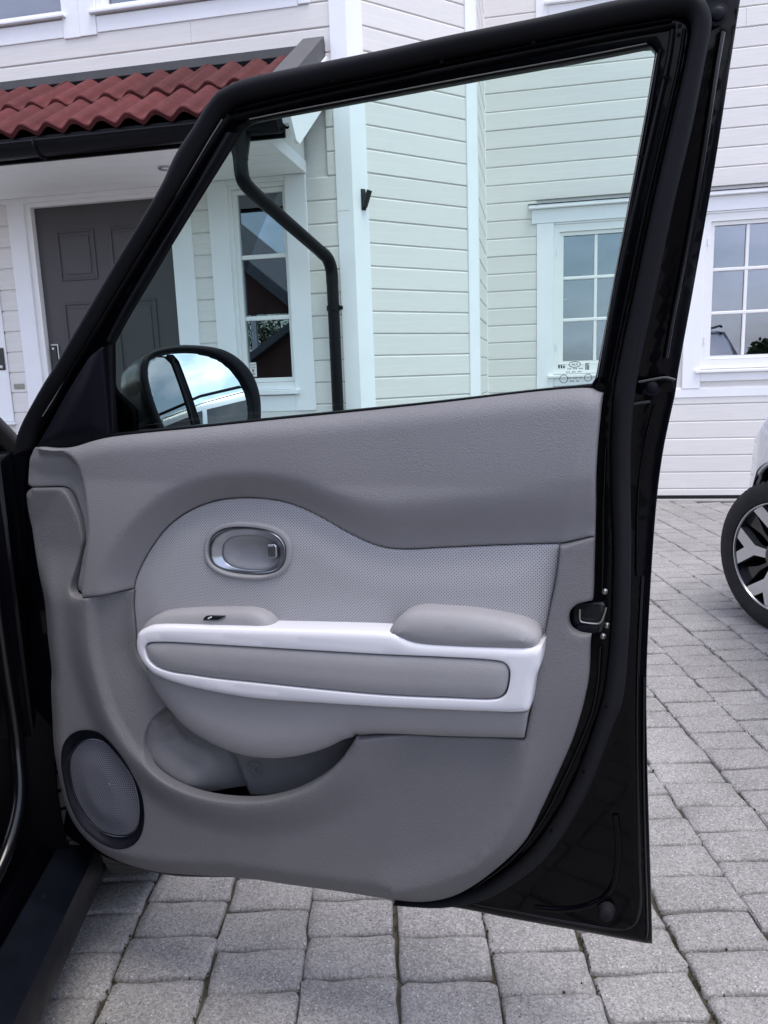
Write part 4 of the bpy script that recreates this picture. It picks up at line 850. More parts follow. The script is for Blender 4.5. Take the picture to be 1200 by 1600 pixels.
panel('armrest_inlay', pad_loop, lambda P: 0.0785 + 0.003 * sm(dist(P, pad_loop, True) / .02), 'trim_pad', door, fillet=0.0035, res=0.008, skirt=0.01, gap=0.0016)
FP = resample(catmull([(0.2664,0.7114),(0.2709,0.7193),(0.2842,0.7299),(0.3033,0.7393),(0.3349,0.7458),(0.3865,0.7517),(0.4464,0.7565),(0.4706,0.7568),(0.4876,0.7526),(0.4989,0.7445),(0.5066,0.7321),(0.5092,0.7234),(0.3863,0.7109),(0.2788,0.7017)], 6, True), .004, True)
panel('switch_pad', FP, lambda P: 0.066 + 0 * P[:, 0], 'trim_pad', door, fillet=0.015, res=0.006, skirt=0.04, gap=0)
RP = resample(catmull([(0.6919,0.7434),(0.6971,0.756),(0.706,0.7668),(0.7193,0.7757),(0.7379,0.7807),(0.7696,0.7817),(0.8007,0.7817),(0.844,0.7783),(0.8753,0.7724),(0.8928,0.7637),(0.9003,0.7539),(0.897,0.7413),(0.8479,0.7315),(0.741,0.7272),(0.7086,0.7336)], 6, True), .004, True)
panel('armrest_pad', RP, lambda P: 0.078 + 0.003 * sm(dist(P, RP, True) / .03), 'trim_pad', door, fillet=0.016, res=0.006, skirt=0.05, gap=0)
SW = resample(np.array([(0.3884,0.7382),(0.3905,0.7425),(0.3954,0.7459),(0.4056,0.7467),(0.4282,0.7479),(0.4223,0.7439),(0.4152,0.7403)]), .002, True)
panel('window_switch', SW, lambda P: 0.0675 + 0 * P[:, 0], 'black_plate', door, fillet=0.001, res=0.004, skirt=0.006, gap=0)
_m = [(0.3998,0.7428),(0.4057,0.7458)]; MB().tube([(_m[0][0], -.0695, _m[0][1]), (_m[1][0], -.0695, _m[1][1])], .0011, 6).build('switch_mark', 'print_white', door, True)
# inside door handle
panel('handle_bezel', BZ, lambda P: 0.0430 + 0 * P[:, 0], 'trim_pad', door, holes=[SV], fillet=0.004, hole_fillet=0.0012, res=0.006, skirt=0.012)
def h_silver(P): d = dist(P, CV, True); return 0.0410 - 0.010 * (1 - sm(d / 0.016)) + 0.003 * sm((P[:, 0] - SV[:, 0].mean()) / .05)
panel('door_release_handle', SV, h_silver, 'satin_metal', door, holes=[CV], fillet=0.003, hole_fillet=0.0015, res=0.004, skirt=0.010)
panel('handle_recess', offset(CV, -0.004), lambda P: 0.014 + 0.012 * (1 - sm(dist(P, CV, True) / .022)), 'trim_pad', door, fillet=0.002, res=0.005, skirt=0.004, gap=0)
TB = resample(np.array([(0.4894,0.8547),(0.4927,0.8558),(0.5046,0.8568),(0.5075,0.8535),(0.5076,0.8378),(0.5041,0.8347),(0.4922,0.8331),(0.4902,0.836)]), .002, True)
panel('lock_tab', TB, lambda P: 0.038 + 0.10 * (P[:, 0] - TB[:, 0].mean()), 'rim_silver', door, fillet=0.003, res=0.004, skirt=0.02, gap=0)
# speaker
SI = resample(catmull([(0.1182,0.4877),(0.1453,0.4854),(0.17,0.4648),(0.1932,0.4323),(0.2034,0.3916),(0.2013,0.3547),(0.1909,0.3269),(0.1729,0.3125),(0.1489,0.3067),(0.1171,0.3097),(0.0848,0.3342),(0.0639,0.3723),(0.0576,0.4114),(0.0656,0.4498),(0.0889,0.4764)], 6, True), .004, True)
def lowh(P): return h_lower(P)
panel('speaker_ring', SO, lambda P: h_lower(P) + 0.0015 - 0.012 * sm(dist(P, SO, True) / 0.012), 'black_plastic', door, holes=[SI], fillet=0.002, hole_fillet=0.001, res=0.004, skirt=0.010, gap=0)
panel('speaker_grille', offset(SI, 0.001), lambda P: h_lower(P) - 0.012 + 0.008 * sm(dist(P, SI, True) / 0.05), 'grille', door, fillet=0.0015, res=0.005, skirt=0.004, gap=0)
SIc = offset(SI, -0.0006); hh = h_lower(SIc) - 0.0112
MB().tube([(float(p[0]), -float(nbase(p[1]) + q), float(p[1])) for p, q in zip(np.vstack([SIc, SIc[:1]]), np.r_[hh, hh[:1]])], 0.0009, 6, False).build('speaker_trim_ring', 'satin_metal', door, True)
# mirror sail cover
SAIL = loop(curve([(0.2276,1.1579),(0.2152,1.1517),(0.1998,1.1436),(0.1758,1.1219),(0.1389,1.0867),(0.0956,1.0418),(0.07,1.0164),(0.0543,0.9991)], .006), curve([(0.0543,0.9991),(0.0703,0.998),(0.1204,0.9958),(0.1667,1.0042),(0.2095,1.0135)], .006), curve([(0.2095,1.0135),(0.2155,1.0606),(0.2224,1.1104),(0.2276,1.1579)], .006))
panel('mirror_sail_cover', SAIL, lambda P: 0.012 + 0.010 * sm(dist(P, SAIL, True) / .03), 'black_plastic', door, fillet=0.003, res=0.008, skirt=0.02)
# --- rubber: body seal, glass run, belt strip, divider
ribbon('weatherstrip', SEAL_A, SEAL_B, [(0, -0.012)] + [(s, 0.016 * q) for s, q in ROUND] + [(1, -0.012)], 'seal_felt', door, 0.002)
IN_A, IN_B = ([(0.0587,1.0239),(0.1274,1.1009),(0.2075,1.1786),(0.3117,1.2794),(0.4245,1.3846),(0.4788,1.4355),(0.4925,1.4474)],[(0.0654,1.0282),(0.1338,1.1007),(0.2135,1.1783),(0.3182,1.278),(0.4303,1.3823),(0.485,1.4316),(0.4983,1.4414)])
ribbon('glass_run', IN_A, IN_B, rprof(0.008), 'rubber', door, -0.002)
for pr, hgt in ((([(0.5019,1.4515),(0.5905,1.4564),(0.7141,1.4601),(0.7956,1.4623),(0.9074,1.4653),(0.9861,1.4665),(1.0408,1.4667)],[(0.5032,1.4475),(0.5918,1.4526),(0.7146,1.4566),(0.7963,1.4595),(0.9081,1.4621),(0.9868,1.4634),(1.0422,1.4629)]), .006), (([(0.4947,1.4433),(0.5894,1.4485),(0.7134,1.4526),(0.7952,1.455),(0.9073,1.4584),(0.9861,1.4604),(1.0455,1.4612)],[(0.4957,1.4371),(0.5907,1.444),(0.7139,1.4483),(0.7958,1.4509),(0.9079,1.4544),(0.9868,1.456),(1.0463,1.4562)]), .010), (([(0.5169,1.4374),(0.579,1.4389),(0.7125,1.4416),(0.8311,1.4437),(0.9413,1.4449),(1.0178,1.4468)],[(0.5183,1.4342),(0.5794,1.4352),(0.713,1.438),(0.8317,1.4403),(0.942,1.4416),(1.0192,1.4436)]), .004)):
    ribbon('glass_run', pr[0], pr[1], rprof(hgt), 'rubber', door, -0.003)
for pr, hgt in ((([(1.0574,1.4521),(1.0539,1.4242),(1.04,1.3602),(1.0253,1.2958),(1.0044,1.1918),(0.9824,1.0798)],[(1.0528,1.454),(1.0492,1.4261),(1.0353,1.3615),(1.0204,1.297),(0.9993,1.1929),(0.9778,1.0807)]), .008), (([(1.0464,1.4526),(1.0433,1.427),(1.0292,1.3616),(1.0148,1.2969),(0.9926,1.1926),(0.9739,1.0864)],[(1.0399,1.4549),(1.0367,1.4298),(1.0223,1.3638),(1.0077,1.299),(0.9852,1.1946),(0.9677,1.0882)]), .010), (([(1.0325,1.4378),(1.0246,1.3847),(1.0084,1.2976),(0.9917,1.2073),(0.9775,1.1255),(0.9692,1.0802)],[(1.0292,1.439),(1.0212,1.3858),(1.0049,1.2986),(0.988,1.2083),(0.9737,1.1265),(0.9661,1.0811)]), .005)):
    ribbon('glass_run', pr[0], pr[1], rprof(hgt), 'rubber', door, -0.003)
ribbon('glass_run', *([(0.2225,1.1546),(0.2158,1.1104),(0.2077,1.06),(0.2021,1.0144)],[(0.2409,1.1606),(0.2304,1.11),(0.2213,1.0598),(0.2139,1.0164)]), rprof(0.006), 'rubber', door, 0.0)
ribbon('glass_run', *([(0.4822,1.4266),(0.4485,1.3931),(0.4077,1.3504),(0.3344,1.2802),(0.2595,1.2053),(0.2254,1.1671)],[(0.503,1.4224),(0.4652,1.3848),(0.4212,1.3441),(0.3518,1.2736),(0.2799,1.2023),(0.2425,1.1624)]), rprof(0.005), 'rubber', door, -0.004)
ribbon('belt_strip', *([(0.1988,1.0165),(0.3586,1.028),(0.4938,1.0387),(0.6183,1.048),(0.7608,1.0596),(0.8906,1.0714),(0.9599,1.0749)],[(0.2013,1.0217),(0.3584,1.033),(0.4933,1.043),(0.6177,1.0522),(0.7601,1.0631),(0.8899,1.0747),(0.9599,1.0797)]), rprof(0.010), 'rubber', door, 0.0)
# pale strips painted in for sky reflections along the glass run and seal edges
for pr in (([(0.5243,1.4357),(0.5788,1.4373),(0.7123,1.4399),(0.831,1.4422),(0.9413,1.4435),(1.0165,1.4454)],[(0.5246,1.4345),(0.5791,1.4362),(0.7126,1.4388),(0.8313,1.4411),(0.9416,1.4425),(1.0169,1.4445)]), ([(1.028,1.4336),(1.0198,1.3853),(1.0042,1.298),(0.9869,1.2077),(0.9729,1.1257),(0.9661,1.0867)],[(1.0269,1.434),(1.0187,1.3857),(1.003,1.2984),(0.9858,1.208),(0.9717,1.126),(0.9649,1.087)]), ([(0.0757,1.052),(0.1301,1.1025),(0.2096,1.1783),(0.3135,1.2787),(0.4073,1.367),(0.4642,1.4224),(0.4841,1.4406)],[(0.077,1.0509),(0.1318,1.1019),(0.2111,1.1776),(0.3149,1.278),(0.4086,1.3662),(0.4655,1.4217),(0.4853,1.4399)])):
    ribbon('painted_glint', pr[0], pr[1], rprof(.0016), 'glint_grey', door, 0.004)
# door glass, real thickness
GB = offset(glass_loop, -0.012)
gv = [(p[0], -(float(nbase(p[1])) - 0.020), p[1]) for p in GB] + [(p[0], -(float(nbase(p[1])) - 0.024), p[1]) for p in GB]; ng = len(GB)
from mathutils.geometry import tessellate_polygon
tri = tessellate_polygon([[Vector((float(p[0]), float(p[1]), 0)) for p in GB]])
mesh_obj('window_glass', gv, [t for t in tri] + [tuple(ng + i for i in reversed(t)) for t in tri] + [(i, (i + 1) % ng, ng + (i + 1) % ng, ng + i) for i in range(ng)], 'door_glass', door)
# maker's etching on the glass, seen from behind
def gpt(p): return (p[0], -(float(nbase(p[1])) - 0.0196), p[1])
LT = R_(90) - math.atan(LEAN)
lc = (0.9358,1.1041); ring = [(lc[0] + .0072 * math.cos(2 * math.pi * i / 28), -(float(nbase(lc[1])) - 0.0192), lc[1] + .0036 * math.sin(2 * math.pi * i / 28)) for i in range(29)]
MB().tube(ring, .00045, 5, False).build('glass_marking', 'dark_iron', door, True)
def mark_text(px, body, size): text_mesh('glass_marking', body, size, 'dark_iron', door, (px[0], -(float(nbase(px[1])) - 0.0192), px[1]), (LT, 0, 0), mirror=True, depth=.0001)
mark_text(lc, 'KIA', 0.0050)
mk = [(0.9196,1.1018), (0.9366,1.0987), (0.9518,1.1006), (0.9357,1.0947), (0.9357,1.0869), (0.9357,1.0828)]
b = MB()
for c, w_, n_ in ((mk[1], .020, 11), (mk[3], .022, 12), (mk[4], .019, 10), (mk[5], .012, 6)):
    for i in range(n_):
        if i % 4 == 3: continue
        x = c[0] - w_ / 2 + w_ * i / n_; y = -(float(nbase(c[1])) - 0.0194); b.box(x, x + w_ / n_ * .6, y, y + .0003, c[1] - .0007, c[1] + .0007)
b.build('glass_marking', 'dark_iron', door, fix=False)
for c, rr in (((0.9218,1.0861), .0052), ((0.9526,1.0868), .0046)):
    MB().tube([(c[0] + rr * math.cos(2 * math.pi * i / 20), -(float(nbase(c[1])) - 0.0192), c[1] + rr * math.sin(2 * math.pi * i / 20)) for i in range(21)], .0004, 5, False).build('glass_marking', 'dark_iron', door, True)
for c, (w_, h_) in ((mk[0], (.0095, .0042)), (mk[2], (.0052, .0080))):
    y = -(float(nbase(c[1])) - 0.0194); q = MB()
    for i in range(3): x = c[0] - w_ / 2 + w_ * i / 3; q.box(x, x + w_ * .22, y, y + .0003, c[1] - h_ / 2, c[1] + h_ / 2 * (1 - .2 * i))
    q.box(c[0] - w_ / 2, c[0] + w_ / 2, y, y + .00025, c[1] + h_ / 2, c[1] + h_ / 2 + .0007).build('glass_marking', 'dark_iron', door, fix=False)
# --- latch, bolts, bracket, pressings and stopper on the shell
LT_ = resample(np.array([(0.9363,0.778),(0.943,0.7839),(0.9781,0.7881),(0.9801,0.7677),(0.9755,0.7448),(0.9451,0.7441),(0.9356,0.7552)]), .004, True)
panel('latch', LT_, lambda P: 0.002 + 0 * P[:, 0], 'black_plate', door, fillet=0.002, res=0.006, skirt=0.004, gap=0)
wp = [(0.946,0.7781),(0.9461,0.7655),(0.9479,0.7611),(0.953,0.7601),(0.9705,0.7602),(0.9738,0.7631),(0.9786,0.776),(0.9801,0.7833)]
MB().tube([(p[0], -.008, p[1]) for p in catmull(wp, 4)], 0.0013, 8).build('latch_striker', 'zinc', door, True)
lo_ = resample(np.array([(0.9385,0.7497),(0.9435,0.7556),(0.9705,0.755),(0.9722,0.7497),(0.9664,0.7429),(0.9453,0.7448)]), .003, True)
panel('latch_bumper', lo_, lambda P: 0.007 + 0 * P[:, 0], 'black_plastic', door, fillet=0.003, res=0.005, skirt=0.004, gap=0)
def bolt(p, r, n0, m='chrome'):
    return MB().lathe([(0.0, r * 1.5), (-.001, r * 1.5), (-.0015, r), (-r * .7, r * .9), (-r * .9, r * .5), (-r * .9, .0001)], 14, 'y', (p[0], -(float(nbase(p[1])) + n0), p[1])).build('bolt', m, door, True)
for p in [(0.9777,0.8021),(0.9813,0.7548),(0.9761,0.7389)]: bolt(p, 0.0026, -.003, 'zinc')
bolt((1.0311,1.0726), 0.0075, -.018, 'black_plastic'); bolt((1.0888,1.4696), 0.0075, -.022, 'black_plastic')
MB().lathe([(0.0, .013), (-.006, .012), (-.016, .0095), (-.018, .006), (-.018, .0001)], 18, 'y', (*(lambda p: (p[0], 0.026, p[1]))((0.9861,0.3081)),)).build('rubber_stopper', 'seal_felt', door, True)
BK = resample(np.array([(1.0133,1.0786),(1.045,1.0839),(1.057,1.082),(1.056,1.067),(1.032,1.0637),(1.0151,1.0633)]), .005, True)
panel('frame_bracket', BK, lambda P: -0.0165 + 0 * P[:, 0], 'car_black', door, fillet=0.002, res=0.008, skirt=0.01, gap=0)
strip('pressing', [(1.0148,1.0793),(1.0315,1.082),(1.0465,1.0839),(1.054,1.0821),(1.0578,1.0804)], .0016, rprof(.003), 'flashing', door, -.016)
strip('pressing', [(1.009,1.0518),(1.0191,1.0533),(1.0291,1.0543)], .0020, rprof(.003), 'flashing', door, -.024)
strip('pressing', [(1.0337,1.0503),(1.0253,1.0108),(1.0184,0.9598),(1.0163,0.9081),(1.0174,0.8202)], .0016, rprof(.004), 'gloss_edge', door, -.026)
strip('pressing', [(1.0936,1.4534),(1.0889,1.4173),(1.0832,1.3674),(1.0751,1.302),(1.064,1.2262),(1.052,1.1533),(1.0459,1.1074)], .0040, rprof(.006), 'gloss_edge', door, -.027)
strip('pressing', [(0.9962,0.4636),(1.0004,0.4258),(1.0002,0.3846),(0.9937,0.3468),(0.9768,0.3209),(0.9464,0.3013),(0.9133,0.2907),(0.8805,0.2866)], .0050, rprof(.005), 'car_black', door, -.027)
strip('pressing', [(1.0239,0.8201),(1.0214,0.6736),(1.0243,0.5447),(1.0301,0.4008),(1.032,0.3132),(1.0245,0.2904),(1.0067,0.2787),(0.942,0.2733),(0.8449,0.2719),(0.7841,0.2717)], .0030, rprof(.005), 'gloss_edge', door, -.030)
strip('pressing', [(1.0298,0.6744),(1.0319,0.5458),(1.0379,0.4024),(1.043,0.3),(1.0435,0.2769),(1.042,0.268),(1.034,0.265),(1.016,0.2649),(0.9608,0.2647),(0.8449,0.2618),(0.7631,0.2614)], .0018, rprof(.004), 'gloss_edge', door, -.033)
strip('pressing', [(0.976,0.9965),(0.9744,0.9113),(0.9746,0.8418),(0.9743,0.8063)], .0022, rprof(.005), 'gloss_edge', door, -.003)
strip('pressing', [(0.9729,0.725),(0.9711,0.6786),(0.964,0.6309),(0.9463,0.5759),(0.9219,0.5123),(0.8938,0.4489),(0.8503,0.3803),(0.7908,0.3185)], .0030, rprof(.006), 'gloss_edge', door, -.003)
for p in [(1.05,1.452),(1.0373,1.406),(1.0145,1.3301),(1.0002,1.2298),(1.0053,1.1269),(0.9931,1.0267),(1.0,0.8369),(1.0002,0.7424),(0.9837,0.6455),(0.9544,0.5452),(0.9099,0.448),(0.8962,1.4607),(0.7898,1.4577),(0.6514,1.4584)]:
    MB().lathe([(-.0002, .0001), (-.0002, .0022), (.001, .0024)], 10, 'y', (p[0], -(float(nbase(p[1])) + .0165), p[1])).build('seal_vent', 'arch_black', door, False)
# --- door mirror
MCp = Vector((-0.58246,1.29791,1.08901)); MX, MY, MN = Vector((0.65856,0.75253,-0.0)), Vector((-0.11772,0.10302,0.98769)), Vector((0.74326,-0.65045,0.15643))
mir = Matrix(((MX.x, MY.x, MN.x, MCp.x), (MX.y, MY.y, MN.y, MCp.y), (MX.z, MY.z, MN.z, MCp.z), (0, 0, 0, 1)))
def to_door(o):
    dm = Matrix.Translation(DOOR_O) @ Matrix.Rotation(DOOR_RZ, 4, 'Z'); o.parent = door; o.matrix_local = dm.inverted() @ mir; return o
MG = resample(catmull([(-0.0864,0.0493),(-0.0715,0.0579),(-0.0407,0.063),(0.0057,0.0614),(0.0437,0.0494),(0.0687,0.0291),(0.0864,0.0003),(0.0938,-0.0285),(0.0927,-0.0571),(0.0795,-0.0859),(0.0282,-0.0996),(-0.0327,-0.0947),(-0.069,-0.0851),(-0.0777,-0.0667),(-0.0861,-0.0385),(-0.0927,0.0002),(-0.0934,0.0287)], 6, True), .004, True)
MO = resample(catmull([(-0.1009,0.0496),(-0.0828,0.0657),(-0.052,0.0731),(-0.0186,0.0757),(0.0332,0.0715),(0.0611,0.0631),(0.0868,0.0452),(0.1053,0.0198),(0.1137,-0.0127),(0.1132,-0.0415),(0.107,-0.0723),(0.0899,-0.1046),(0.0254,-0.118),(-0.0413,-0.1121),(-0.0782,-0.0999),(-0.0912,-0.0723),(-0.0998,-0.0399),(-0.1063,-0.0014),(-0.1078,0.0258)], 6, True), .004, True)
def sag(P): return -(P[:, 0] ** 2 + P[:, 1] ** 2) / (2 * 1.15)
mm = lambda V, H: np.stack([V[:, 0], V[:, 1], H], 1)
to_door(panel('mirror_glass', offset(MG, -0.002), lambda P: -0.004 + sag(P), 'mirror', None, fillet=0.001, res=0.006, skirt=0.003, gap=0, mapping=mm))
to_door(panel('mirror_rim', MO, lambda P: 0.004 + 0 * P[:, 0], 'black_plastic', None, holes=[MG], fillet=0.006, hole_fillet=0.006, res=0.006, skirt=0.012, gap=0, mapping=mm))
ringN = 72; r0 = resample(MO, 0.001, True); r0 = r0[np.linspace(0, len(r0) - 1, ringN, endpoint=False).astype(int)]; ctr = r0.mean(0)
vs = []; prof = [(0.0, -.004, 0), (0.012, -.012, 0), (.005, -.030, 0), (-.02, -.065, .004), (-.07, -.095, .010), (-.20, -.115, .016), (-.55, -.128, .02), (-1.0, -.131, .02)]
for sc_, zz, sx_ in prof:
    for p in r0: q = ctr + (p - ctr) * (1 + sc_); vs.append((q[0] - sx_, q[1], zz))
fs = [(i * ringN + k, i * ringN + (k + 1) % ringN, (i + 1) * ringN + (k + 1) % ringN, (i + 1) * ringN + k) for i in range(len(prof) - 1) for k in range(ringN)]
hsg = MB().add(vs, fs).build('mirror_housing', 'car_black', None, True, sharp=60); to_door(hsg)
ap = MB().box(-.175, -.060, -.085, -.052, -.085, -.030, 0.012).build('mirror_arm', 'black_plastic', None, True, fix=False); to_door(ap)

# --- rest of the black car: fender, hood, pillars, sill, cabin, front wheel (car-local: x right, y forward)
def loft(sections):
    n = len(sections[0]); vs = [p for s in sections for p in s]
    fs = [(i * n + j, i * n + j + 1, (i + 1) * n + j + 1, (i + 1) * n + j) for i in range(len(sections) - 1) for j in range(n - 1)]
    return vs, fs
def boolean_cut(o, cutters):
    for c in cutters:
        md = o.modifiers.new('cut', 'BOOLEAN'); md.object = c; md.operation = 'DIFFERENCE'; md.solver = 'EXACT'
    dg = bpy.context.evaluated_depsgraph_get(); me = bpy.data.meshes.new_from_object(o.evaluated_get(dg)); o.modifiers.clear(); o.data = me
    for c in cutters: bpy.data.objects.remove(c)
WY, WR = 0.350, 0.320                                     # front wheel centre and radius
sec = []
for (y, w, zs, zt) in ((1.05, .55, .60, .66), (1.00, .70, .68, .76), (.85, .80, .78, .90), (.5, .83, .86, .97), (.25, .835, .90, 1.0), (.10, .835, .92, 1.01)):
    x0 = -.835
    sec.append([(x0 + w * .97, y, .24), (x0 + w + .01, y, .34), (x0 + w + .02, y, .55), (x0 + w + .005, y, zs - .06), (x0 + w - .04, y, zs), (x0 + w * .55, y, zt), (x0, y, zt + .02), (x0 - w * .55, y, zt), (x0 - w + .04, y, zs), (x0 - w - .005, y, zs - .06), (x0 - w - .02, y, .55), (x0 - w * .97, y, .24)])
v, f = loft(sec); f += [tuple(range(12)), tuple(reversed(range(60, 72))), ] + [(i * 12, (i + 1) * 12, (i + 1) * 12 + 11, i * 12 + 11) for i in range(5)]
fb_ = MB().add(v, f).build('front_body', 'car_black', None)
cy = MB().lathe([(-.32, .0005), (-.32, .345), (.30, .345), (.30, .0005)], 40, 'x', (-.04, WY, WR + .02)).build('_c', 'arch_black', None)
boolean_cut(fb_, [cy]); fb_.parent = car; fb_.data.shade_smooth(); fb_.data.set_sharp_from_angle(angle=R_(32))
MB().lathe([(-.30, .335), (.03, .34), (.03, .335)], 40, 'x', (-.04, WY, WR + .02)).build('arch_liner', 'arch_black', car, True)
# hinge pillar with folded flanges and door-opening seal
MB().box(-.75, -.045, .030, .110, .20, .985, .010).build('hinge_pillar', 'car_black', car, True, fix=False)
MB().tube(list(catmull([(-.080, .022, .97), (-.078, .020, .62), (-.072, .012, .44), (-.066, -.030, .34), (-.080, -.12, .262), (-.098, -.4, .246), (-.098, -1.25, .246)], 8)), .013, 12).build('opening_flange', 'gloss_edge', car, True)
MB().tube(list(catmull([(-.155, .010, .97), (-.152, .008, .60), (-.148, -.004, .44), (-.150, -.06, .33), (-.165, -.16, .275), (-.175, -.4, .262), (-.175, -1.25, .262)], 8)), .016, 12).build('opening_seal', 'rubber', car, True)
MB().box(-.050, .105, .075, .100, .185, .985, .006).build('fender_edge', 'car_black', car, True, fix=False)
# sill: cladding and inner step
sp = [(-.034, .10), (-.038, .205), (-.030, .214), (.018, .206), (.036, .192), (.040, .160), (.030, .105), (.0, .095)]
MB().prism([(a, b) for a, b in sp], 'y', -1.35, .115).build('sill', 'sill_plastic', car, True, sharp=28)
MB().prism([(-.300, .08), (-.300, .236), (-.115, .236), (-.062, .222), (-.045, .190), (-.037, .10)], 'y', -1.345, .110).build('sill_step', 'car_black', car, True, sharp=28)
MB().box(-.300, -.085, -1.30, -.200, .2365, .2460, .004).build('scuff_plate', 'scuff_grey', car, True, fix=False)
box('cabin_floor', 'carpet', car, -1.37, -.301, -1.9, .25, .16, .215)
MB().box(-1.40, -.31, .115, .42, .62, .96, .05).build('dashboard', 'black_plastic', car, True, fix=False)
MB().box(-.75, -.30, -.98, -.45, .24, .50, .06).build('seat_cushion', 'carpet', car, True, fix=False)
MB().box(-.75, -.30, -1.20, -1.02, .46, 1.10, .06).build('seat_back', 'carpet', car, True, fix=False)
# windscreen, A pillars, roof, body behind the door
MB().tube([(-.085, .21, .955), (-.100, .10, 1.035), (-.165, -.48, 1.42), (-.20, -.66, 1.50)], [.034, .034, .030, .030], 12).build('windscreen_pillar', 'car_black', car, True)
MB().tube([(-1.585, .21, .955), (-1.57, .10, 1.035), (-1.505, -.48, 1.42), (-1.47, -.66, 1.50)], [.034, .034, .030, .030], 12).build('windscreen_pillar', 'car_black', car, True)
MB().add([(-.112, .215, .975), (-1.558, .215, .975), (-1.49, -.49, 1.44), (-.18, -.49, 1.44), (-.112, .219, .978), (-1.558, .219, .978), (-1.49, -.486, 1.443), (-.18, -.486, 1.443)], [(0, 1, 2, 3), (7, 6, 5, 4), (0, 4, 5, 1), (1, 5, 6, 2), (2, 6, 7, 3), (3, 7, 4, 0)]).build('windscreen', 'car_window', car)
MB().box(-1.50, -.17, -3.0, -.52, 1.475, 1.535, .03).build('roof', 'car_black', car, True, fix=False)
sec = []
for (y, w, zs) in ((-1.16, .835, 1.02), (-2.2, .84, 1.08), (-2.9, .80, 1.08), (-3.05, .72, 1.0)):
    x0 = -.835; sec.append([(x0 + w * .97, y, .22), (x0 + w + .02, y, .5), (x0 + w, y, zs - .05), (x0 + w - .05, y, zs), (x0 + w - .18, y, 1.48), (x0 - w + .18, y, 1.48), (x0 - w + .05, y, zs), (x0 - w, y, zs - .05), (x0 - w - .02, y, .5), (x0 - w * .97, y, .22)])
v, f = loft(sec); f += [tuple(range(10)), tuple(reversed(range(30, 40)))] + [(i * 10, (i + 1) * 10, (i + 1) * 10 + 9, i * 10 + 9) for i in range(3)]
MB().add(v, f).build('rear_body', 'car_black', car, True, sharp=30)
# far-side door skin closes the cabin
MB().prism([(-1.15, .22), (.11, .22), (.11, .95), (-1.15, 1.02)], 'x', -1.68, -1.64).build('far_side', 'car_black', car)
# front wheel with block tread
wheel = empty('front_wheel', (0, 0, 0)); wheel.parent = car; wheel.location = (.030, WY, WR)
MB().lathe([(-.095, .20), (-.103, .24), (-.098, .290), (-.080, .309), (.080, .309), (.098, .290), (.103, .24), (.095, .20)], 64, 'x').build('tyre', 'tyre', wheel, True)
b = MB(); NB = 52
for k in range(NB):
    for half in (-1, 1):
        V_ = []
        for j in range(5):
            xx = half * (.008 + .086 * j / 4); rr = .3205 - (.0 if j < 3 else (.004 if j == 3 else .014)); sk_ = .11 * (j / 4) ** 1.4
            for e_ in (0.0, .80): a = 2 * math.pi * (k + e_) / NB + sk_ * 1.0 + (0 if half > 0 else .05); V_ += [(xx, rr * math.cos(a), rr * math.sin(a)), (xx, (rr - .012) * math.cos(a), (rr - .012) * math.sin(a))]
        F_ = []
        for j in range(4):
            q = 4 * j; F_ += [(q, q + 4, q + 6, q + 2), (q, q + 1, q + 5, q + 4), (q + 2, q + 6, q + 7, q + 3)]
        F_ += [(0, 2, 3, 1), (16, 17, 19, 18)]
        b.add(V_, F_)
b.build('tread', 'tyre_dusty', wheel)
MB().lathe([(.060, .001), (.062, .05), (.050, .12), (.080, .185), (.092, .203), (.085, .21), (-.09, .20)], 48, 'x').build('rim', 'rim_silver', wheel, True)

# ---------------------------------------------------------------- silver car parked on the right
W2 = (0.9535,3.2696); SAZ = 7.0; SR_ = .313
silver = empty('silver_car', (W2[0], W2[1], 0), -HEAD - R_(SAZ))
tag(silver, 'pale silver car parked facing the house, its turned alloy front wheel in view', 'car')
CX = 0.86
ST = [(.72, .36, .58, .36), (.69, .52, .66, .30), (.62, .66, .73, .25), (.52, .755, .80, .22), (.40, .825, .86, .22), (.20, .87, .92, .22), (0, .875, .96, .22), (-.4, .88, 1.0, .22), (-1.5, .885, 1.02, .22), (-2.7, .88, 1.04, .22), (-3.2, .86, 1.02, .25), (-3.42, .80, .95, .35), (-3.48, .68, .86, .42)]
sec = []
for (y, w, zs, zb) in ST:
    h_ = [(w * .93, zb), (w, zb + .14), (w + .012, .56 if zs > .75 else zb + .2), (w, zs - .10), (w - .035, zs - .03), (w - .10, zs), (w * .5, zs + .045)]
    sec.append([(CX + a, y, z) for a, z in h_] + [(CX, y, zs + .055)] + [(CX - a, y, z) for a, z in reversed(h_)])
nS = 15; v, f = loft(sec); f += [tuple(range(nS)), tuple(reversed(range((len(ST) - 1) * nS, len(ST) * nS)))] + [(i * nS, (i + 1) * nS, (i + 1) * nS + nS - 1, i * nS + nS - 1) for i in range(len(ST) - 1)]
sb = MB().add(v, f).build('body', 'silver_paint', None)
cuts = []
for yy in (0.0, -2.62):
    for xx in (0.0, 2 * CX): cuts.append(MB().lathe([(-.26, .0005), (-.26, .372), (.26, .372), (.26, .0005)], 40, 'x', (xx, yy, SR_ + .02)).build('_c', 'arch_black', None))
boolean_cut(sb, cuts); sb.parent = silver; sb.data.shade_smooth(); sb.data.set_sharp_from_angle(angle=R_(30))
for yy in (0.0, -2.62):
    MB().lathe([(.22, .36), (-.005, .366)], 40, 'x', (0.0, yy, SR_ + .02)).build('arch_liner', 'arch_black', silver, True)
    MB().tube([(-.004 + (.018 if abs(math.cos(a)) > .6 else 0.006), yy + .372 * math.cos(a), SR_ + .02 + .372 * math.sin(a)) for a in [math.pi * (-.07 + 1.14 * i / 30) for i in range(31)]], .012, 8).build('arch_trim', 'silver_paint', silver, True)
sec = []
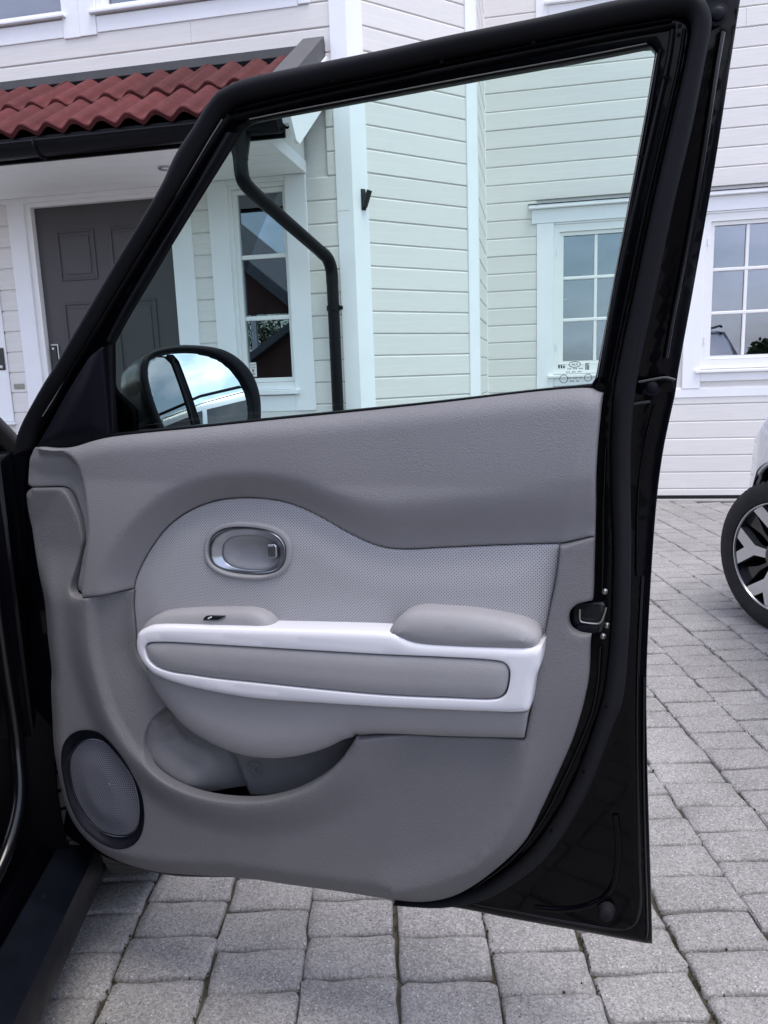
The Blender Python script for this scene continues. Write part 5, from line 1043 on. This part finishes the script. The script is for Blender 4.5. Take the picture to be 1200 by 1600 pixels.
GR = [(-.42, .80, .70, 1.00), (-.75, .81, .66, 1.22), (-1.10, .81, .635, 1.42), (-1.45, .81, .62, 1.52), (-2.0, .81, .615, 1.555), (-2.6, .80, .60, 1.54), (-3.0, .79, .58, 1.49), (-3.25, .78, .58, 1.36), (-3.42, .76, .60, 1.02)]
for (y, w0, w1, zt) in GR: sec.append([(CX - w0, y, .98), (CX - w0 + .02, y, 1.03), (CX - w1 - .02, y, max(1.03, zt - .07)), (CX - w1 + .06, y, zt), (CX, y, zt + .02), (CX + w1 - .06, y, zt), (CX + w1 + .02, y, max(1.03, zt - .07)), (CX + w0 - .02, y, 1.03), (CX + w0, y, .98)])
v, f = loft(sec); MB().add(v, f).build('cabin', 'silver_paint', silver, True, sharp=30)
def side_win(y0, y1, s):
    ys = np.linspace(y0, y1, 7); V_ = []
    for y in ys:
        w0 = np.interp(-y, [-g[0] for g in GR], [g[1] for g in GR]); w1 = np.interp(-y, [-g[0] for g in GR], [g[2] for g in GR]); zt = np.interp(-y, [-g[0] for g in GR], [g[3] for g in GR])
        for t in (.10, .90):
            xx = (w0 - .02) * (1 - t) + (w1 + .02) * t; zz = 1.03 * (1 - t) + (zt - .07) * t
            V_ += [(CX + s * (xx + .006), y, max(zz, 1.035)), (CX + s * (xx - .01), y, max(zz, 1.035))]
    F_ = []
    for i in range(6): q = 4 * i; F_ += [(q, q + 4, q + 6, q + 2), (q + 1, q + 3, q + 7, q + 5), (q, q + 1, q + 5, q + 4), (q + 2, q + 6, q + 7, q + 3)]
    F_ += [(0, 2, 3, 1), (24, 25, 27, 26)]
    MB().add(V_, F_).build('side_window', 'car_window', silver)
for s in (-1, 1): side_win(-.72, -1.62, s); side_win(-1.69, -2.52, s); side_win(-2.58, -3.05, s)
MB().add([(CX - .72, -.50, 1.05), (CX + .72, -.50, 1.05), (CX + .60, -1.34, 1.495), (CX - .60, -1.34, 1.495), (CX - .72, -.50, 1.06), (CX + .72, -.50, 1.06), (CX + .60, -1.34, 1.508), (CX - .60, -1.34, 1.508)], [(0, 1, 2, 3), (7, 6, 5, 4), (0, 4, 5, 1), (1, 5, 6, 2), (2, 6, 7, 3), (3, 7, 4, 0)]).build('windscreen', 'car_window', silver)
for s in (-1, 1): MB().tube([(CX + s * .56, -1.35, 1.575), (CX + s * .565, -1.5, 1.595), (CX + s * .55, -2.6, 1.60), (CX + s * .54, -2.9, 1.56)], .016, 8).build('roof_rail', 'black_plastic', silver, True)
for s in (-1, 1): MB().box(CX + s * .60 - .13, CX + s * .60 + .13, -3.475, -3.36, .80, .95, .03).build('tail_light', 'tail_red', silver, True, fix=False)
for s in (-1, 1): MB().box(CX + s * .52 - .15, CX + s * .52 + .15, .66, .77, .60, .69, .03).build('headlight', 'chrome', silver, True, fix=False)
for y in (-1.655, -2.55, -.60): MB().box(-.0245, -.022, y - .002, y + .002, .30, 1.0).build('door_seam', 'arch_black', silver, fix=False)
for y in (-1.50, -2.40): MB().box(-.045, -.018, y - .11, y + .11, .84, .87, .010).build('door_handle', 'silver_paint', silver, True, fix=False)
def alloy(name, loc, rz):
    w = empty(name, loc, rz); w.parent = silver                       # local -x is the outer face
    k = SR_ / .335
    MB().lathe([(.095, .235 * k), (.105, .26 * k), (.100, .305 * k), (.085, .328 * k), (.05, .335 * k), (-.05, .335 * k), (-.085, .330 * k), (-.099, .312 * k), (-.104, .275 * k), (-.097, .247 * k), (-.088, .243 * k)], 72, 'x').build('tyre', 'tyre', w, True)
    b = MB()
    for i in range(72):
        a = 2 * math.pi * i / 72
        c, s = math.cos(a), math.sin(a); c2, s2 = math.cos(a + .05), math.sin(a + .05)
        b.add([(-.094, .3175 * k * c, .3175 * k * s), (-.094, .3175 * k * c2, .3175 * k * s2), (-.072, .3375 * k * c2, .3375 * k * s2), (-.072, .3375 * k * c, .3375 * k * s), (-.03, .3385 * k * c, .3385 * k * s), (-.03, .3385 * k * c2, .3385 * k * s2)], [(0, 1, 2, 3), (3, 2, 5, 4)])
    b.build('tread', 'tyre', w)
    MB().lathe([(-.086, .2440 * k), (-.092, .2400 * k), (-.088, .2340 * k), (-.070, .2300 * k), (.080, .2150 * k), (.085, .001)], 64, 'x').build('rim', 'rim_black', w, True)
    MB().lathe([(-.0865, .2445 * k), (-.0935, .2410 * k), (-.0935, .2360 * k), (-.088, .2330 * k)], 64, 'x').build('rim_edge', 'rim_silver', w, True)
    def pol(r, d): return (r * k * math.cos(R_(d)), r * k * math.sin(R_(d)))
    for i in range(5):
        a0 = 72 * i + 3
        sp_ = MB()
        arm = [pol(.055, a0 - 20), pol(.130, a0 - 10), pol(.232, a0 - 22), pol(.2355, a0 - 9), pol(.185, a0), pol(.2355, a0 + 9), pol(.232, a0 + 22), pol(.130, a0 + 10), pol(.055, a0 + 20)]
        n = len(arm); V_ = [(-.074 - .012 * min(1, math.hypot(*p) / .2), p[0], p[1]) for p in arm] + [(-.045, p[0] * .99, p[1] * .99) for p in arm]
        tri_ = tessellate_polygon([[Vector((p[0], p[1], 0)) for p in arm]])
        sp_.add(V_, [tuple(t) for t in tri_] + [(q, (q + 1) % n, n + (q + 1) % n, n + q) for q in range(n)])
        sp_.build('spoke', 'rim_silver', w)
        bl = [pol(.06, a0 + 30), pol(.14, a0 + 32), pol(.232, a0 + 27), pol(.232, a0 + 45), pol(.14, a0 + 40), pol(.06, a0 + 42)]
        V_ = [(-.060, p[0], p[1]) for p in bl] + [(-.03, p[0], p[1]) for p in bl]; n = 6
        MB().add(V_, [tuple(range(6))] + [(q, (q + 1) % n, n + (q + 1) % n, n + q) for q in range(n)]).build('spoke', 'rim_black', w)
    MB().lathe([(-.040, .075 * k), (-.078, .070 * k), (-.084, .045 * k), (-.086, .001)], 32, 'x').build('hub_cap', 'rim_black', w, True)
    return w
alloy('front_wheel', (.085, .043, SR_), R_(26)); alloy('rear_wheel', (.085, -2.62, SR_), 0)
for yy, xx in ((0, 2 * CX - .06), (-2.62, 2 * CX - .085)): alloy('front_wheel' if yy == 0 else 'rear_wheel', (xx, yy, SR_), math.pi)

# ---------------------------------------------------------------- what the windows and the mirror reflect: neighbours and trees behind the camera
nh = empty('open_carport', (-13.5, -17.0, 0)); tag(nh, 'tall open carport with brown gable and grey roof, reflected in the porch window', 'carport')
MB().prism([(-5.2, 3.35), (5.2, 3.35), (5.2, 3.6), (0, 8.0), (-5.2, 3.6)], 'y', -.12, 0.0).build('gable', 'neighbour_wall', nh)
for s in (-1, 1):
    MB().prism([(0, 8.35), (0, 8.1), (s * 6.0, 3.05), (s * 6.0, 3.3)], 'y', -8.6, .7).build('roof', 'neighbour_roof', nh)
    MB().prism([(0, 8.34), (0, 7.90), (s * 5.98, 2.86), (s * 5.98, 3.28)], 'y', .705, .75).build('bargeboard', 'neighbour_roof', nh)
    for yy in (-.2, -8.0): box('post', 'white_wood', nh, s * 5.0 - .09 - (1.4 if s > 0 else 0), s * 5.0 + .09 - (1.4 if s > 0 else 0), yy - .09, yy + .09, 0, 3.4)
g2 = empty('neighbour_garage', (-5.75, -12.5, 0)); tag(g2, 'low dark red garage with sloping grey roof, reflected low in the porch window', 'garage')
MB().prism([(-2.6, 0), (2.6, 0), (2.6, 1.55), (0, 3.2), (-2.6, 1.55)], 'y', -5, 0).build('wall', 'neighbour_wall', g2)
for s in (-1, 1): MB().prism([(0, 3.5), (0, 3.25), (s * 3.0, 1.30), (s * 3.0, 1.52)], 'y', -5.4, .35).build('roof', 'neighbour_roof', g2)
TREES = iter(('small round shrub reflected in the right-hand window', 'leafy tree left of another, reflected beside the garage roof', 'taller leafy tree reflected beside the garage roof', 'low bush reflected in the lower right window pane'))
def tree(x, y, h, r, seed):
    q = np.random.default_rng(seed); t = empty('leafy_tree', (x, y, 0))
    tag(t, next(TREES), 'tree', 'trees behind the camera')
    b = MB(); b.tube([(0, 0, -.1), (.05, .02, h * .3), (.0, .08, h * .6), (.05, 0, h * .9)], [.14, .11, .07, .02], 10)
    for i in range(7):
        a = q.uniform(0, 6.28); z0 = h * q.uniform(.3, .65); b.tube([(0, 0, z0), (r * .4 * math.cos(a), r * .4 * math.sin(a), z0 + h * .12), (r * .8 * math.cos(a), r * .8 * math.sin(a), z0 + h * .22)], [.05, .03, .01], 6)
    b.build('trunk', 'bark', t, True)
    n = 2600; ca = q.normal(size=(26, 3)); ca /= np.linalg.norm(ca, axis=1, keepdims=True); ca *= q.uniform(.35, 1.0, (26, 1)) ** .5
    c = ca[q.integers(26, size=n)] + q.normal(0, .16, (n, 3)); c = c * np.array([r, r, h * .36]) + np.array([0, 0, h * .64])
    a1 = q.normal(size=(n, 3)); a1 /= np.linalg.norm(a1, axis=1, keepdims=True); a2 = np.cross(a1, q.normal(size=(n, 3))); a2 /= np.linalg.norm(a2, axis=1, keepdims=True)
    s = q.uniform(.05, .11, (n, 1)); V_ = np.stack([c - a1 * s, c + a2 * s * .55, c + a1 * s, c - a2 * s * .55], 1).reshape(-1, 3)
    mesh_obj('crown', V_, [(4 * i, 4 * i + 1, 4 * i + 2, 4 * i + 3) for i in range(n)], 'leaf', t)
tree(9.5, -2.0, 2.3, .8, 1); tree(-15.0, -31.0, 4.6, 1.9, 3); tree(-13.2, -32.0, 5.2, 2.0, 6); tree(6.2, -9.0, 1.6, .6, 4)
